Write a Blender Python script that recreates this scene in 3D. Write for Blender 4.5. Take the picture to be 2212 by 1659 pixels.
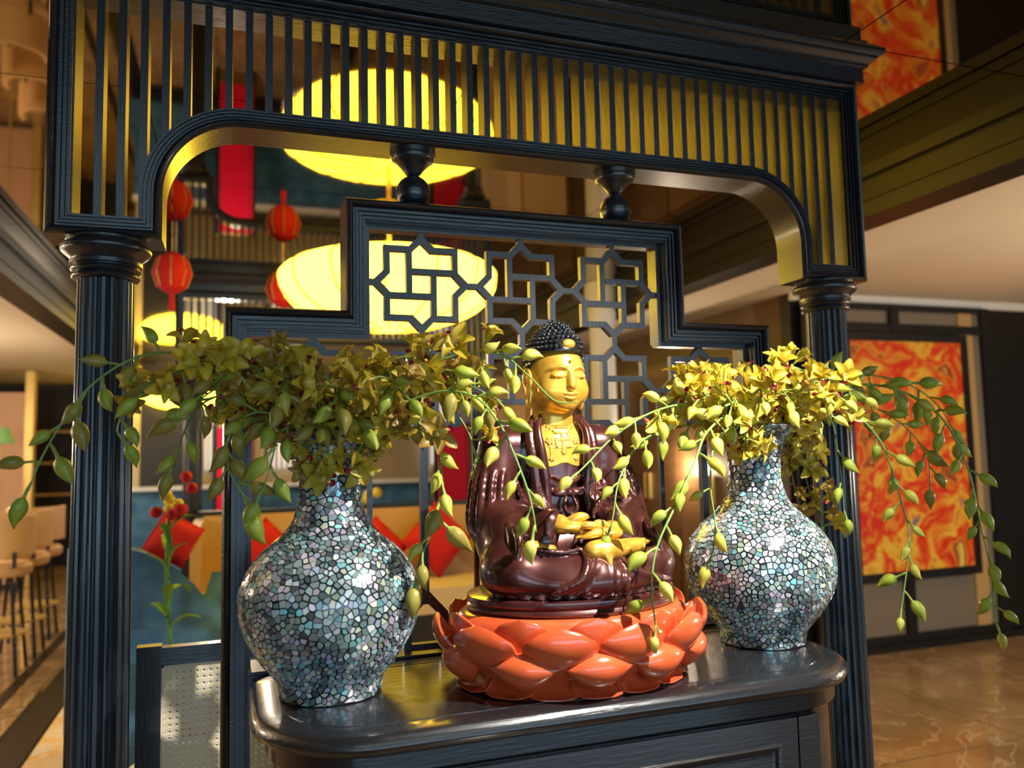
import bpy, bmesh, math, random
import numpy as np
from mathutils import Vector, Matrix
from mathutils.geometry import delaunay_2d_cdt

sc = bpy.context.scene
for o in list(bpy.data.objects): bpy.data.objects.remove(o)
C = sc.collection
PI = math.pi
rnd = random.Random(7)

# ------------------------------------------------------------------ camera
FPX, YAW, PITCH, ROLL = 1716.45, .3331, .0822, -.022
CAM = np.array([-.7034, -1.8854, 1.36]); ZC = 1.36
_F = np.array([math.sin(YAW)*math.cos(PITCH), math.cos(YAW)*math.cos(PITCH), math.sin(PITCH)])
_R = np.array([math.cos(YAW), -math.sin(YAW), 0.]); _U = np.cross(_R, _F)
_c, _s = math.cos(ROLL), math.sin(ROLL)
_R, _U = _c*_R+_s*_U, -_s*_R+_c*_U
def ray(x, y): return _F+_R*(x-1106)/FPX-_U*(y-829.5)/FPX
def atY(x, y, Y): d = ray(x, y); return CAM+d*(Y-CAM[1])/d[1]
def atZ(x, y, Z): d = ray(x, y); return CAM+d*(Z-CAM[2])/d[2]
def atX(x, y, X): d = ray(x, y); return CAM+d*(X-CAM[0])/d[0]
cd = bpy.data.cameras.new('camera'); cam = bpy.data.objects.new('camera', cd); C.objects.link(cam)
cam.matrix_world = Matrix(((_R[0], _U[0], -_F[0], CAM[0]), (_R[1], _U[1], -_F[1], CAM[1]), (_R[2], _U[2], -_F[2], CAM[2]), (0, 0, 0, 1)))
cd.sensor_width = 36; cd.lens = 36*FPX/2212; cd.clip_start = .05; cd.clip_end = 60
cd.dof.use_dof = True; cd.dof.focus_distance = 1.78; cd.dof.aperture_fstop = 2.2
sc.camera = cam
# ------------------------------------------------------------------ world, lights, exposure
w = bpy.data.worlds.new('world'); sc.world = w; w.use_nodes = True
bg = w.node_tree.nodes['Background']; bg.inputs[0].default_value = (.62, .8, 1, 1); bg.inputs[1].default_value = .12
sc.view_settings.view_transform = 'Standard'; sc.view_settings.look = 'None'
sc.view_settings.exposure = 0.0; sc.view_settings.gamma = 1; sc.view_settings.use_curve_mapping = False
def light(name, kind, loc, energy, color, target=None, **kw):
    l = bpy.data.lights.new(name, kind); l.energy = energy; l.color = color
    for k, v in kw.items(): setattr(l, k, v)
    o = bpy.data.objects.new(name, l); C.objects.link(o); o.location = loc
    if target is not None:
        o.rotation_euler = (Vector(target)-Vector(loc)).to_track_quat('-Z', 'Y').to_euler()
    return o
# daylight through the glazed front of the hall, behind the camera
light('front_window_daylight', 'AREA', (.6, -6.2, 1.25), 135, (.50, .76, 1.0), (.6, 0, 1.25), shape='RECTANGLE', size=7.5, size_y=1.5)
# recessed ceiling spotlights over the console table
light('ceiling_spot', 'SPOT', (.58, -1.35, 2.52), 430, (1, .95, .88), (.14, -.22, 1.05), spot_size=.95, spot_blend=.8, shadow_soft_size=.015)
# added fill lights without fixtures, brightening side corridor, bar and seating area
light('corridor_fill', 'POINT', (3.7, -.3, 1.2), 95, (1, .80, .56), shadow_soft_size=.05)
light('corridor_fill', 'POINT', (2.3, 3.2, 1.2), 18, (1, .80, .56), shadow_soft_size=.05)
light('bar_fill', 'POINT', (-3.2, 1.6, 1.5), 95, (1, .78, .52), shadow_soft_size=.05)
light('bar_fill', 'POINT', (-3.6, 5.0, 1.6), 110, (1, .76, .48), shadow_soft_size=.05)
light('seating_fill', 'POINT', (-.8, 5.2, 2.2), 60, (1, .88, .72), shadow_soft_size=.05)

# ------------------------------------------------------------------ materials
M = {}
def mat(name, col, rough=.5, metal=0, coat=0, bump=None, vary=None, emit=None, spec=.5, trans=0, alpha=None, coatr=.1):
    m = bpy.data.materials.new(name); m.use_nodes = True; nt = m.node_tree; b = nt.nodes['Principled BSDF']
    b.inputs['Base Color'].default_value = (*col, 1); b.inputs['Roughness'].default_value = rough
    b.inputs['Metallic'].default_value = metal; b.inputs['Coat Weight'].default_value = coat; b.inputs['Coat Roughness'].default_value = coatr
    b.inputs['Specular IOR Level'].default_value = spec
    b.inputs['Transmission Weight'].default_value = trans
    if emit: b.inputs['Emission Color'].default_value = (*emit[:3], 1); b.inputs['Emission Strength'].default_value = emit[3]
    tc = nt.nodes.new('ShaderNodeTexCoord')
    if bump or vary:
        mp = nt.nodes.new('ShaderNodeMapping'); nt.links.new(tc.outputs['Object'], mp.inputs[0])
        sx = (bump or vary)[1]; mp.inputs['Scale'].default_value = sx
        nz = nt.nodes.new('ShaderNodeTexNoise'); nz.inputs['Scale'].default_value = 1; nz.inputs['Detail'].default_value = 4
        nt.links.new(mp.outputs[0], nz.inputs['Vector'])
        if bump:
            bp = nt.nodes.new('ShaderNodeBump'); bp.inputs['Strength'].default_value = bump[0]; bp.inputs['Distance'].default_value = .004
            nt.links.new(nz.outputs[0], bp.inputs['Height']); nt.links.new(bp.outputs[0], b.inputs['Normal'])
        if vary:
            rp = nt.nodes.new('ShaderNodeValToRGB'); rp.color_ramp.elements[0].position = .35; rp.color_ramp.elements[1].position = .68
            rp.color_ramp.elements[0].color = (*col, 1); rp.color_ramp.elements[1].color = (*vary[2], 1)
            nt.links.new(nz.outputs[0], rp.inputs[0]); nt.links.new(rp.outputs[0], b.inputs['Base Color'])
    M[name] = m; return m
mat('wood', (.012, .015, .020), .32, coat=.55, coatr=.22, bump=(.35, (260, 260, 14)))
mat('wood_h', (.012, .015, .020), .32, coat=.55, coatr=.22, bump=(.35, (14, 260, 260)))
mat('table_wood', (.014, .014, .016), .26, coat=.8, coatr=.12, bump=(.3, (12, 200, 200)))
mat('grout', (.012, .016, .018), .2, coat=.6)
mat('robe', (.060, .013, .011), .28, metal=.45, coat=.7, coatr=.12, vary=(0, (14, 14, 14), (.11, .030, .025)))
mat('gilt', (.80, .43, .045), .30, metal=.55, coat=.25, vary=(0, (30, 30, 30), (.95, .56, .09)))
mat('hair', (.008, .010, .012), .22, coat=.8)
mat('lacquer', (.62, .085, .024), .24, coat=.7, coatr=.12, vary=(0, (12, 12, 12), (.72, .12, .035)))
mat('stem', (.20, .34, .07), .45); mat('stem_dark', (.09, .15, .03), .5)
mat('cane', (.93, .82, .60), .5)
mat('mirror', (.40, .33, .23), .035, metal=1)
mat('cream', (.80, .70, .56), .8)
mat('white_trim', (.85, .8, .72), .6)
mat('dark_wall', (.014, .012, .010), .38)
mat('brown_wall', (.10, .05, .022), .35, vary=(0, (2, 2, 12), (.14, .07, .028)))
mat('beam', (.010, .007, .003), .45)
mat('red', (.50, .006, .012), .8); mat('red_drape', (.85, .012, .09), .6)
mat('tan', (.52, .32, .12), .5); mat('beige', (.62, .52, .40), .7)
mat('blue', (.03, .12, .26), .7, vary=(0, (8, 8, 8), (.07, .22, .38)))
mat('stool', (.62, .40, .20), .6); mat('black_metal', (.012, .012, .013), .35)
mat('peach', (.62, .36, .22), .6); mat('green_shade', (.18, .36, .12), .6, emit=(.2, .4, .1, .25))
mat('gold_trim', (.6, .42, .14), .4, metal=.5)
mat('white', (.75, .75, .75), .5); mat('grey_glass', (.22, .18, .13), .08, coat=.6)
mat('leaf_green', (.10, .26, .03), .5); mat('bloom_yellow', (.75, .6, .05), .6)
mat('daylit', (.9, .9, .9), .6, emit=(1, .93, .82, .8))
mat('shade_rib', (.75, .6, .2), .6, emit=(1, .62, .05, .75))

def lantern_mat():
    m = bpy.data.materials.new('lantern'); m.use_nodes = True; nt = m.node_tree; b = nt.nodes['Principled BSDF']
    b.inputs['Base Color'].default_value = (.9, .75, .3, 1); b.inputs['Roughness'].default_value = .7
    b.inputs['Emission Color'].default_value = (1, .65, .034, 1); b.inputs['Emission Strength'].default_value = 11
    M['lantern'] = m
lantern_mat()
def marble(name, c1, c2, vein, s=1.6, rough=.12):
    m = bpy.data.materials.new(name); m.use_nodes = True; nt = m.node_tree; b = nt.nodes['Principled BSDF']; b.inputs['Roughness'].default_value = rough
    g = nt.nodes.new('ShaderNodeNewGeometry'); n1 = nt.nodes.new('ShaderNodeTexNoise'); n1.inputs['Scale'].default_value = s*2; n1.inputs['Detail'].default_value = 6
    nt.links.new(g.outputs['Position'], n1.inputs['Vector'])
    r1 = nt.nodes.new('ShaderNodeValToRGB'); r1.color_ramp.elements[0].color = (*c1, 1); r1.color_ramp.elements[1].color = (*c2, 1)
    r1.color_ramp.elements[0].position = .35; r1.color_ramp.elements[1].position = .65
    nt.links.new(n1.outputs[0], r1.inputs[0])
    n2 = nt.nodes.new('ShaderNodeTexNoise'); n2.inputs['Scale'].default_value = s; n2.inputs['Detail'].default_value = 8; n2.inputs['Distortion'].default_value = 1.6
    nt.links.new(g.outputs['Position'], n2.inputs['Vector'])
    r2 = nt.nodes.new('ShaderNodeValToRGB'); e = r2.color_ramp.elements; e[0].position = .485; e[0].color = (0, 0, 0, 1); e[1].position = .5; e[1].color = (1, 1, 1, 1)
    x = e.new(.515); x.color = (0, 0, 0, 1)
    nt.links.new(n2.outputs[0], r2.inputs[0])
    mx = nt.nodes.new('ShaderNodeMix'); mx.data_type = 'RGBA'; nt.links.new(r2.outputs[0], mx.inputs[0]); nt.links.new(r1.outputs[0], mx.inputs[6]); mx.inputs[7].default_value = (*vein, 1)
    nt.links.new(mx.outputs[2], b.inputs['Base Color']); M[name] = m
marble('marble', (.26, .165, .085), (.36, .24, .13), (.50, .39, .27))
marble('carpet', (.70, .62, .46), (.72, .42, .09), (.8, .75, .65), 3.0, .8)
def painting_mat():
    m = bpy.data.materials.new('painting'); m.use_nodes = True; nt = m.node_tree; b = nt.nodes['Principled BSDF']; b.inputs['Roughness'].default_value = .35
    tc = nt.nodes.new('ShaderNodeTexCoord'); n = nt.nodes.new('ShaderNodeTexNoise'); n.inputs['Scale'].default_value = 4.2; n.inputs['Detail'].default_value = 6; n.inputs['Distortion'].default_value = .7
    nt.links.new(tc.outputs['Object'], n.inputs['Vector'])
    r = nt.nodes.new('ShaderNodeValToRGB'); r.color_ramp.interpolation = 'LINEAR'; e = r.color_ramp.elements
    e[0].position = .28; e[0].color = (.02, .16, .32, 1); e[1].position = .36; e[1].color = (.75, .25, .02, 1)
    for p, c in ((.42, (.85, .55, .06)), (.48, (.80, .16, .02)), (.54, (.70, .012, .012)), (.60, (.82, .30, .03)), (.66, (.30, .01, .02)), (.72, (.85, .66, .12))):
        x = e.new(p); x.color = (*c, 1)
    nt.links.new(n.outputs[0], r.inputs[0]); nt.links.new(r.outputs[0], b.inputs['Base Color'])
    M['painting'] = m
painting_mat()
def attr_mat(name, rough, metal, coat, trans=0, film=0):
    m = bpy.data.materials.new(name); m.use_nodes = True; nt = m.node_tree; b = nt.nodes['Principled BSDF']
    a = nt.nodes.new('ShaderNodeAttribute'); a.attribute_name = 'tint'
    nt.links.new(a.outputs['Color'], b.inputs['Base Color']); b.inputs['Roughness'].default_value = rough; b.inputs['Metallic'].default_value = metal; b.inputs['Coat Weight'].default_value = coat
    if film: b.inputs['Thin Film Thickness'].default_value = film; b.inputs['Thin Film IOR'].default_value = 1.5
    if trans:
        out = nt.nodes['Material Output']; t = nt.nodes.new('ShaderNodeBsdfTranslucent'); nt.links.new(a.outputs['Color'], t.inputs[0])
        mx = nt.nodes.new('ShaderNodeMixShader'); mx.inputs[0].default_value = trans
        nt.links.new(b.outputs[0], mx.inputs[1]); nt.links.new(t.outputs[0], mx.inputs[2]); nt.links.new(mx.outputs[0], out.inputs[0])
    M[name] = m
attr_mat('nacre', .2, .25, .5, film=420); attr_mat('petal', .42, 0, .1, trans=.28)

# ------------------------------------------------------------------ helpers
def tag(o, label=None, cat=None, group=None, kind=None):
    if label: o['label'] = label
    if cat: o['category'] = cat
    if group: o['group'] = group
    if kind: o['kind'] = kind
    return o
def link(name, me, parent=None):
    o = bpy.data.objects.new(name, me); C.objects.link(o)
    if parent: o.parent = parent
    return o
def empty(name, loc=(0, 0, 0), rz=0, label=None, cat=None, group=None):
    o = bpy.data.objects.new(name, None); C.objects.link(o); o.location = loc; o.rotation_euler = (0, 0, rz); o.empty_display_size = .1
    return tag(o, label, cat, group)
def copy_tree(o, parent=None):
    c = o.copy(); C.objects.link(c)
    if parent: c.parent = parent
    for ch in o.children: copy_tree(ch, c)
    return c
class MB:
    def __init__(s): s.v = []; s.f = []; s.c = []
    def add(s, V, F, col=None):
        n = len(s.v); s.v += [tuple(map(float, p)) for p in V]; s.f += [tuple(i+n for i in f) for f in F]
        if col is not None: s.c += [col if not isinstance(col, list) else col[k] for k in range(len(V))]
        return s
    def box(s, x0, x1, y0, y1, z0, z1):
        V = [(x, y, z) for x in (x0, x1) for y in (y0, y1) for z in (z0, z1)]
        return s.add(V, [(0, 1, 3, 2), (4, 6, 7, 5), (0, 4, 5, 1), (2, 3, 7, 6), (0, 2, 6, 4), (1, 5, 7, 3)])
    def lathe(s, prof, n=48, c=(0, 0, 0), ex=1, ey=1, rad=None):
        V = []; F = []; m = len(prof)
        for i in range(n):
            a = 2*PI*i/n
            for r, z in prof: V.append((c[0]+r*ex*math.cos(a), c[1]+r*ey*math.sin(a), c[2]+z))
        for i in range(n):
            j = (i+1) % n
            for k in range(m-1): F.append((i*m+k, j*m+k, j*m+k+1, i*m+k+1))
        F.append(tuple(j*m for j in range(n-1, -1, -1))); F.append(tuple(j*m+m-1 for j in range(n)))
        return s.add(V, F)
    def tube(s, pts, r, n=8, col=None):
        P = [Vector(p) for p in pts]; m = len(P); rs = r if isinstance(r, (list, tuple)) else [r]*m
        V = []; F = []; up = None; cols = []
        for i in range(m):
            t = (P[min(i+1, m-1)]-P[max(i-1, 0)]).normalized()
            if up is None: up = Vector((0, 0, 1)) if abs(t.z) < .9 else Vector((1, 0, 0))
            a = (up-t*up.dot(t)).normalized(); up = a; b = t.cross(a)
            for k in range(n):
                q = 2*PI*k/n; V.append(P[i]+(a*math.cos(q)+b*math.sin(q))*rs[i])
                if col is not None: cols.append(col[i] if isinstance(col, list) else col)
        for i in range(m-1):
            for k in range(n): F.append((i*n+k, i*n+(k+1) % n, (i+1)*n+(k+1) % n, (i+1)*n+k))
        F.append(tuple(range(n-1, -1, -1))); F.append(tuple((m-1)*n+k for k in range(n)))
        return s.add(V, F, cols if col is not None else None)
    def sphere(s, c, r, n=12, m=8, ex=(1, 1, 1)):
        prof = [(max(r*math.sin(PI*k/m), 1e-4), -r*math.cos(PI*k/m)) for k in range(m+1)]
        V = []; F = []
        for i in range(n):
            a = 2*PI*i/n
            for q, z in prof: V.append((c[0]+ex[0]*q*math.cos(a), c[1]+ex[1]*q*math.sin(a), c[2]+ex[2]*z))
        k1 = m+1
        for i in range(n):
            j = (i+1) % n
            for k in range(m): F.append((i*k1+k, j*k1+k, j*k1+k+1, i*k1+k+1))
        return s.add(V, F)
    def mesh(s, name, material, smooth=False):
        me = bpy.data.meshes.new(name); me.from_pydata(s.v, [], s.f); me.materials.append(M[material])
        if smooth is True: me.shade_smooth()
        elif smooth:
            bm = bmesh.new(); bm.from_mesh(me); bmesh.ops.recalc_face_normals(bm, faces=bm.faces)
            for f in bm.faces: f.smooth = True
            for e in bm.edges:
                if len(e.link_faces) == 2 and e.calc_face_angle(0) > smooth: e.smooth = False
            bm.to_mesh(me); bm.free()
        if s.c:
            a = me.attributes.new('tint', 'FLOAT_COLOR', 'POINT')
            a.data.foreach_set('color', np.array([(*c[:3], 1) for c in s.c], np.float32).ravel())
        return me
    def build(s, name, material, parent=None, smooth=False, label=None, cat=None, group=None, kind=None):
        return tag(link(name, s.mesh(name, material, smooth), parent), label, cat, group, kind)
def offset(path, d):
    n = len(path); out = []
    for i in range(n):
        p0, p1, p2 = [np.array(path[(i+k) % n], float) for k in (-1, 0, 1)]
        a = p1-p0; b = p2-p1; a /= np.linalg.norm(a); b /= np.linalg.norm(b)
        na = np.array([-a[1], a[0]]); nb = np.array([-b[1], b[0]])
        mvec = na+nb; mvec /= max(1e-6, mvec@mvec/2); out.append(p1+mvec*d)
    return out
def moulding(path, prof, plane='xz'):
    """closed path swept with a closed profile of (inset, depth)"""
    n = len(path); m = len(prof); V = []; F = []
    for ins, y in prof:
        for q in offset(path, ins): V.append((q[0], y, q[1]) if plane == 'xz' else (q[0], q[1], y))
    for j in range(m):
        k = (j+1) % m
        for i in range(n):
            l = (i+1) % n; F.append((j*n+i, j*n+l, k*n+l, k*n+i))
    return MB().add(V, F)
def prism(poly, y0, y1):
    n = len(poly); V = [(p[0], y0, p[1]) for p in poly]+[(p[0], y1, p[1]) for p in poly]
    F = [tuple(range(n)), tuple(range(2*n-1, n-1, -1))]+[(i, i+n, (i+1) % n+n, (i+1) % n) for i in range(n)]
    return V, F
def slab(poly, z0, z1):
    n = len(poly); V = [(p[0], p[1], z0) for p in poly]+[(p[0], p[1], z1) for p in poly]
    F = [tuple(range(n-1, -1, -1)), tuple(range(n, 2*n))]+[(i, (i+1) % n, (i+1) % n+n, i+n) for i in range(n)]
    return V, F
def catmull(P, n=8):
    P = [Vector(p) for p in P]; Q = [P[0]*2-P[1]]+P+[P[-1]*2-P[-2]]; out = []
    for i in range(1, len(Q)-2):
        for k in range(n):
            t = k/n; a, b, c, d = Q[i-1], Q[i], Q[i+1], Q[i+2]
            out.append(.5*((2*b)+(c-a)*t+(2*a-5*b+4*c-d)*t*t+(3*b-a-3*c+d)*t**3))
    return out+[P[-1]]
def struct(o): o['kind'] = 'structure'; return o
HM = 1.19+ZC      # mirror ceiling height
HC = .985+ZC      # cream ceiling height

# ------------------------------------------------------------------ the room
fl = struct(MB().box(-7, 7.2, -6.4, 11.2, -.08, -.012).build('floor', 'dark_wall', label='polished tan marble tile floor', cat='floor'))
tm = MB().box(-.445, .445, -.445, .445, -.012, 0).mesh('tile', 'marble')
for i in range(-7, 8):
    for j in range(-4, 12):
        cx, cy = .45+i*.9, .45+j*.9
        if -1.55 < cx < 1.6 and .4 < cy < 3.4: continue
        if abs(cx) > 6.7: continue
        o = link('tile', tm, fl); o.location = (cx, cy, 0)
MB().box(-1.6, 1.75, .25, 3.55, -.012, .004).build('carpet', 'carpet', label='white and yellow patterned carpet under the seating area', cat='carpet')
for k, (a, b) in enumerate(((-1.78, -1.62), (-2.0, -1.93))):
    struct(MB().box(a, b, -3, 10.7, -.012, .002).build('trim_%d' % (k+1), 'dark_wall', label='dark stone border strip in the floor', cat='trim'))
ce = struct(MB().box(-2.0, 2.0, -6.4, 11.2, HM+.02, HM+.1).build('ceiling', 'black_metal', label='dark mirrored panel ceiling', cat='ceiling'))
pm = MB().box(-.4975, .4975, -.4475, .4475, HM, HM+.02).mesh('mirror_panel', 'mirror')
for i in range(4):
    for j in range(19):
        o = link('mirror_panel', pm, ce); o.location = (-1.5+i, -5.9+.9*j, 0)
right_c = struct(MB().box(2.0, 7.2, -6.4, 11.2, HC, HC+.06).build('ceiling', 'cream', label='cream plaster ceiling of the corridor on the right', cat='ceiling'))
left_c = struct(MB().box(-7, -2.0, -6.4, 11.2, HC, HC+.06).build('ceiling', 'cream', label='cream plaster ceiling over the bar on the left', cat='ceiling'))
for k, s in enumerate((1, -1)):
    x = 1.88*s
    b = MB()
    for (u0, u1, z0, z1) in ((0, .16, HC-.015, HM), (-.03, 0, HM-.05, HM), (-.015, 0, HC-.015, HC+.03), (-.008, 0, HC+.06, HC+.075)):
        b.box(min(x+s*u0, x+s*u1), max(x+s*u0, x+s*u1), -6.4, 11.2, z0, z1)
    struct(b.build('trim_%d' % (k+3), 'beam', label='dark wooden ceiling beam', cat='trim'))
struct(MB().box(2.72, 7.2, 2.4, 2.5, 0, HC).build('wall_right', 'dark_wall', label='black wall behind the painting', cat='wall'))
struct(MB().box(2.72, 2.82, 2.5, 11.2, 0, HC).build('wall_right', 'brown_wall', label='dark brown panelled corridor wall', cat='wall'))
struct(MB().box(-7, 7.2, 11.1, 11.2, 0, HM).build('wall_back', 'beige', label='far wall of the hall', cat='wall'))
struct(MB().box(-7.1, -7, -6.4, 11.2, 0, HM).build('wall_left', 'dark_wall', label='dark wall on the far left', cat='wall'))
struct(MB().box(7.2, 7.3, -6.4, 2.5, 0, HM).build('wall_right', 'dark_wall', label='dark end wall of the corridor', cat='wall'))
struct(MB().box(2.72, 7.2, 2.36, 2.4, HC-.05, HC).build('trim_5', 'white_trim', label='white cove strip under the cream ceiling', cat='trim'))
# ceiling air grille
p0 = atZ(2010, 460, HC); p1 = atZ(2212, 360, HC)
g = empty('air_grille', (p1[0], p1[1]-.1, HC), 0, 'long slot air grille in the cream ceiling on the right', 'vent')
MB().box(-.05, .05, -.75, .3, -.008, 0).build('frame', 'white_trim', g)
for k in (-.025, 0, .025): MB().box(k-.006, k+.006, -.73, .28, -.011, -.008).build('slat', 'gold_trim', g)

# painting and glazed partition on the right wall
YW = 2.4
def wall_rect(x0, y0, x1, y1, Y=YW):
    a = atY(x0, (y0+y1)/2, Y); b = atY(x1, (y0+y1)/2, Y); c = atY((x0+x1)/2, y0, Y); d = atY((x0+x1)/2, y1, Y)
    return a[0], b[0], d[2], c[2]
x0, x1, z0, z1 = wall_rect(1838, 745, 2050, 1225)
x0 -= .1
pa = empty('abstract_painting', ((x0+x1)/2, YW-.12, z0), 0, 'large abstract painting in red, orange and yellow on black wall', 'painting')
hw = (x1-x0)/2; hh = z1-z0
MB().box(-hw, hw, -.03, 0, 0, hh).build('canvas', 'painting', pa)
f = .055
for nm, q in (('frame_rail', (-hw-f, hw+f, -.04, .01, hh, hh+f)), ('frame_rail', (-hw-f, hw+f, -.04, .01, -f, 0)), ('frame_stile', (-hw-f, -hw, -.04, .01, 0, hh)), ('frame_stile', (hw, hw+f, -.04, .01, 0, hh))):
    MB().box(*q).build(nm, 'black_metal', pa)
gp = empty('glass_partition', ((x0+x1)/2, YW-.05, 0), 0, 'brown tinted glass partition with black bars behind the painting', 'partition')
gx0, gx1 = -hw-.25, hw+.28
gz1 = HC-.06; gz0 = z0-.42
MB().box(gx0, gx1, -.01, .0, gz0, gz1).build('glass_pane', 'grey_glass', gp)
for q in ((gx0, gx1, gz0-.05, gz0), (gx0, gx1, gz1-.04, gz1), (gx0, gx1, z1+.07, z1+.13)):
    MB().box(q[0], q[1], -.04, .0, q[2], q[3]).build('rail', 'black_metal', gp)
for xx in (gx0, -.02, gx1+.04): MB().box(xx-.04, xx+.03, -.045, 0, gz0-.05, gz1).build('bar', 'black_metal', gp)
MB().box(hw+.08, hw+.2, -.03, -.01, gz0, gz1-.04).build('wood_strip', 'tan', gp)
MB().box(gx0-.1, gx1+.2, -.06, .02, 0.001, gz0-.05).build('plinth', 'black_metal', gp)
bm_ = [atY(1955, 690, YW-.07), atY(1845, 690, YW-.07)]

# ------------------------------------------------------------------ archways
W, ZB, WI, DP, ZT, ZA, RA = 1.1, .4842+ZC, .866, .123, 1.1047+ZC, .762+ZC, .172
def arc(cx, cz, r, a0, a1, n=14): return [(cx+r*math.cos(a0+(a1-a0)*i/n), cz+r*math.sin(a0+(a1-a0)*i/n)) for i in range(n+1)]
ARCH = [(-W, ZB), (-WI, ZB)]+arc(-WI+RA, ZA-RA, RA, PI, PI/2)+arc(WI-RA, ZA-RA, RA, PI/2, 0)+[(WI, ZB), (W, ZB), (W, ZT), (-W, ZT)]
def bead(a, b, y0, h, n=6): return [(a+(b-a)*i/n, y0-h*math.sin(PI*i/n)) for i in range(n+1)]
PROF = [(0, DP), (0, .012)]+bead(0, .019, .012, .012)+[(.0195, .020), (.025, .020), (.0255, .012), (.029, .012), (.030, .021), (.0335, .021), (.034, .0145), (.0385, .0145), (.039, .023), (.0425, .023), (.043, .018), (.0475, .018), (.048, .028), (.051, .028), (.051, DP)]
def flute_ring(R, n=20, m=7, d=.11):
    out = []
    for i in range(n):
        for k in range(m):
            t = k/m; a = 2*PI*(i+t)/n
            g_ = 0 if t < .4 else math.sin(PI*(t-.4)/.6)
            out.append((R*(1-d*g_)*math.cos(a), R*(1-d*g_)*math.sin(a)))
    return out
def col_shaft():
    zs = [(.12, .0655), (.3, .0650), (.6, .0635), (1.0, .0612), (1.4, .0592), (1.775, .0575)]
    V = []; F = []; n = None
    for z, r in zs:
        q = flute_ring(r); n = len(q); V += [(x, y, z) for x, y in q]
    for j in range(len(zs)-1):
        for i in range(n): F.append((j*n+i, j*n+(i+1) % n, (j+1)*n+(i+1) % n, (j+1)*n+i))
    return MB().add(V, F).mesh('column', 'wood', .6)
SHAFT = col_shaft()
zc_ = ZB
CAPM = MB().lathe([(.05, -.092)]+[(.066+.004*math.sin(PI*k/4), -.09+.012*k/4) for k in range(5)]+[(.064, -.076)]+[(.068+.004*math.sin(PI*k/4), -.074+.012*k/4) for k in range(5)]+[(.068, -.06), (.074, -.058), (.074, -.05), (.071, -.048), (.073, -.044), (.078, -.040)]+[(.080+.013*math.sin(PI*k/6), -.038+.032*k/6) for k in range(7)]+[(.082, -.004), (.082, 0)], 48).mesh('capital', 'wood', .7)
BASEM = MB().lathe([(.10, 0.001), (.10, .04), (.092, .045), (.095, .06), (.092, .075), (.08, .08), (.082, .095), (.08, .11), (.068, .12), (.068, .13)], 48).mesh('base', 'wood', .7)
def archway(name, loc, label):
    e = empty(name, loc, 0, label, 'archway')
    moulding(ARCH, PROF).build('frame', 'wood_h', e, .5)
    sm = {}
    for k in range(-22, 23):
        x = .0455*k
        if abs(x) < WI-RA: zl = ZA
        elif abs(x) < WI: zl = ZA-RA+math.sqrt(max(0, RA**2-(abs(x)-WI+RA)**2))
        else: zl = ZB
        if abs(abs(x)-WI) < .03: zl = ZA-RA*.75
        zl = max(zl+.03, ZB+.03); key = round(zl, 4)
        if key not in sm: sm[key] = MB().box(-.0082, .0082, .036, .09, zl, ZT-.04).mesh('slat', 'wood')
        o = link('slat', sm[key], e); o.location = (x, 0, 0)
    # cornice
    P = [(-W-.012, DP+.012), (-W-.012, -.012), (W+.012, -.012), (W+.012, DP+.012)]
    pr = [(.05, ZT-.004), (0, ZT-.004), (0, ZT+.040), (-.012, ZT+.044), (-.012, ZT+.05), (-.017, ZT+.056), (-.026, ZT+.060), (-.030, ZT+.064), (-.030, ZT+.069), (-.037, ZT+.0695), (-.043, ZT+.074), (-.047, ZT+.080), (-.047, ZT+.0845), (.05, ZT+.0845)]
    moulding(P, [(a, b) for a, b in pr], 'xy').build('cornice', 'wood_h', e, .5)
    for s in (-1, 1):
        c = link('column', SHAFT, e); c.location = (.9836*s, .0615, 0)
        q = link('capital', CAPM, c); q.location = (0, 0, zc_)
        q = link('base', BASEM, c)
    return e
archway('wooden_archway', (0, 0, 0), 'black carved archway with vertical slats framing the statue')
archway('wooden_archway', (0, 3.72, 0), 'blurred black slatted archway at the back of the seating area')

# ------------------------------------------------------------------ lattice screen
A_, B_, Z1, Z2 = .462, .7361, .6152+ZC, .339+ZC
STEP = [(-B_, .001), (B_, .001), (B_, Z2), (A_, Z2), (A_, Z1), (-A_, Z1), (-A_, Z2), (-B_, Z2)]
sr = empty('lattice_screen', (0, 0, 0), 0, 'stepped black lattice screen with star and pinwheel motifs behind statue', 'screen')
SP = [(i, y) for i, y in PROF]; SP[0] = (0, .118); SP[-1] = (.051, .118)
moulding(STEP, SP).build('frame', 'wood_h', sr, .5)
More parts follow.
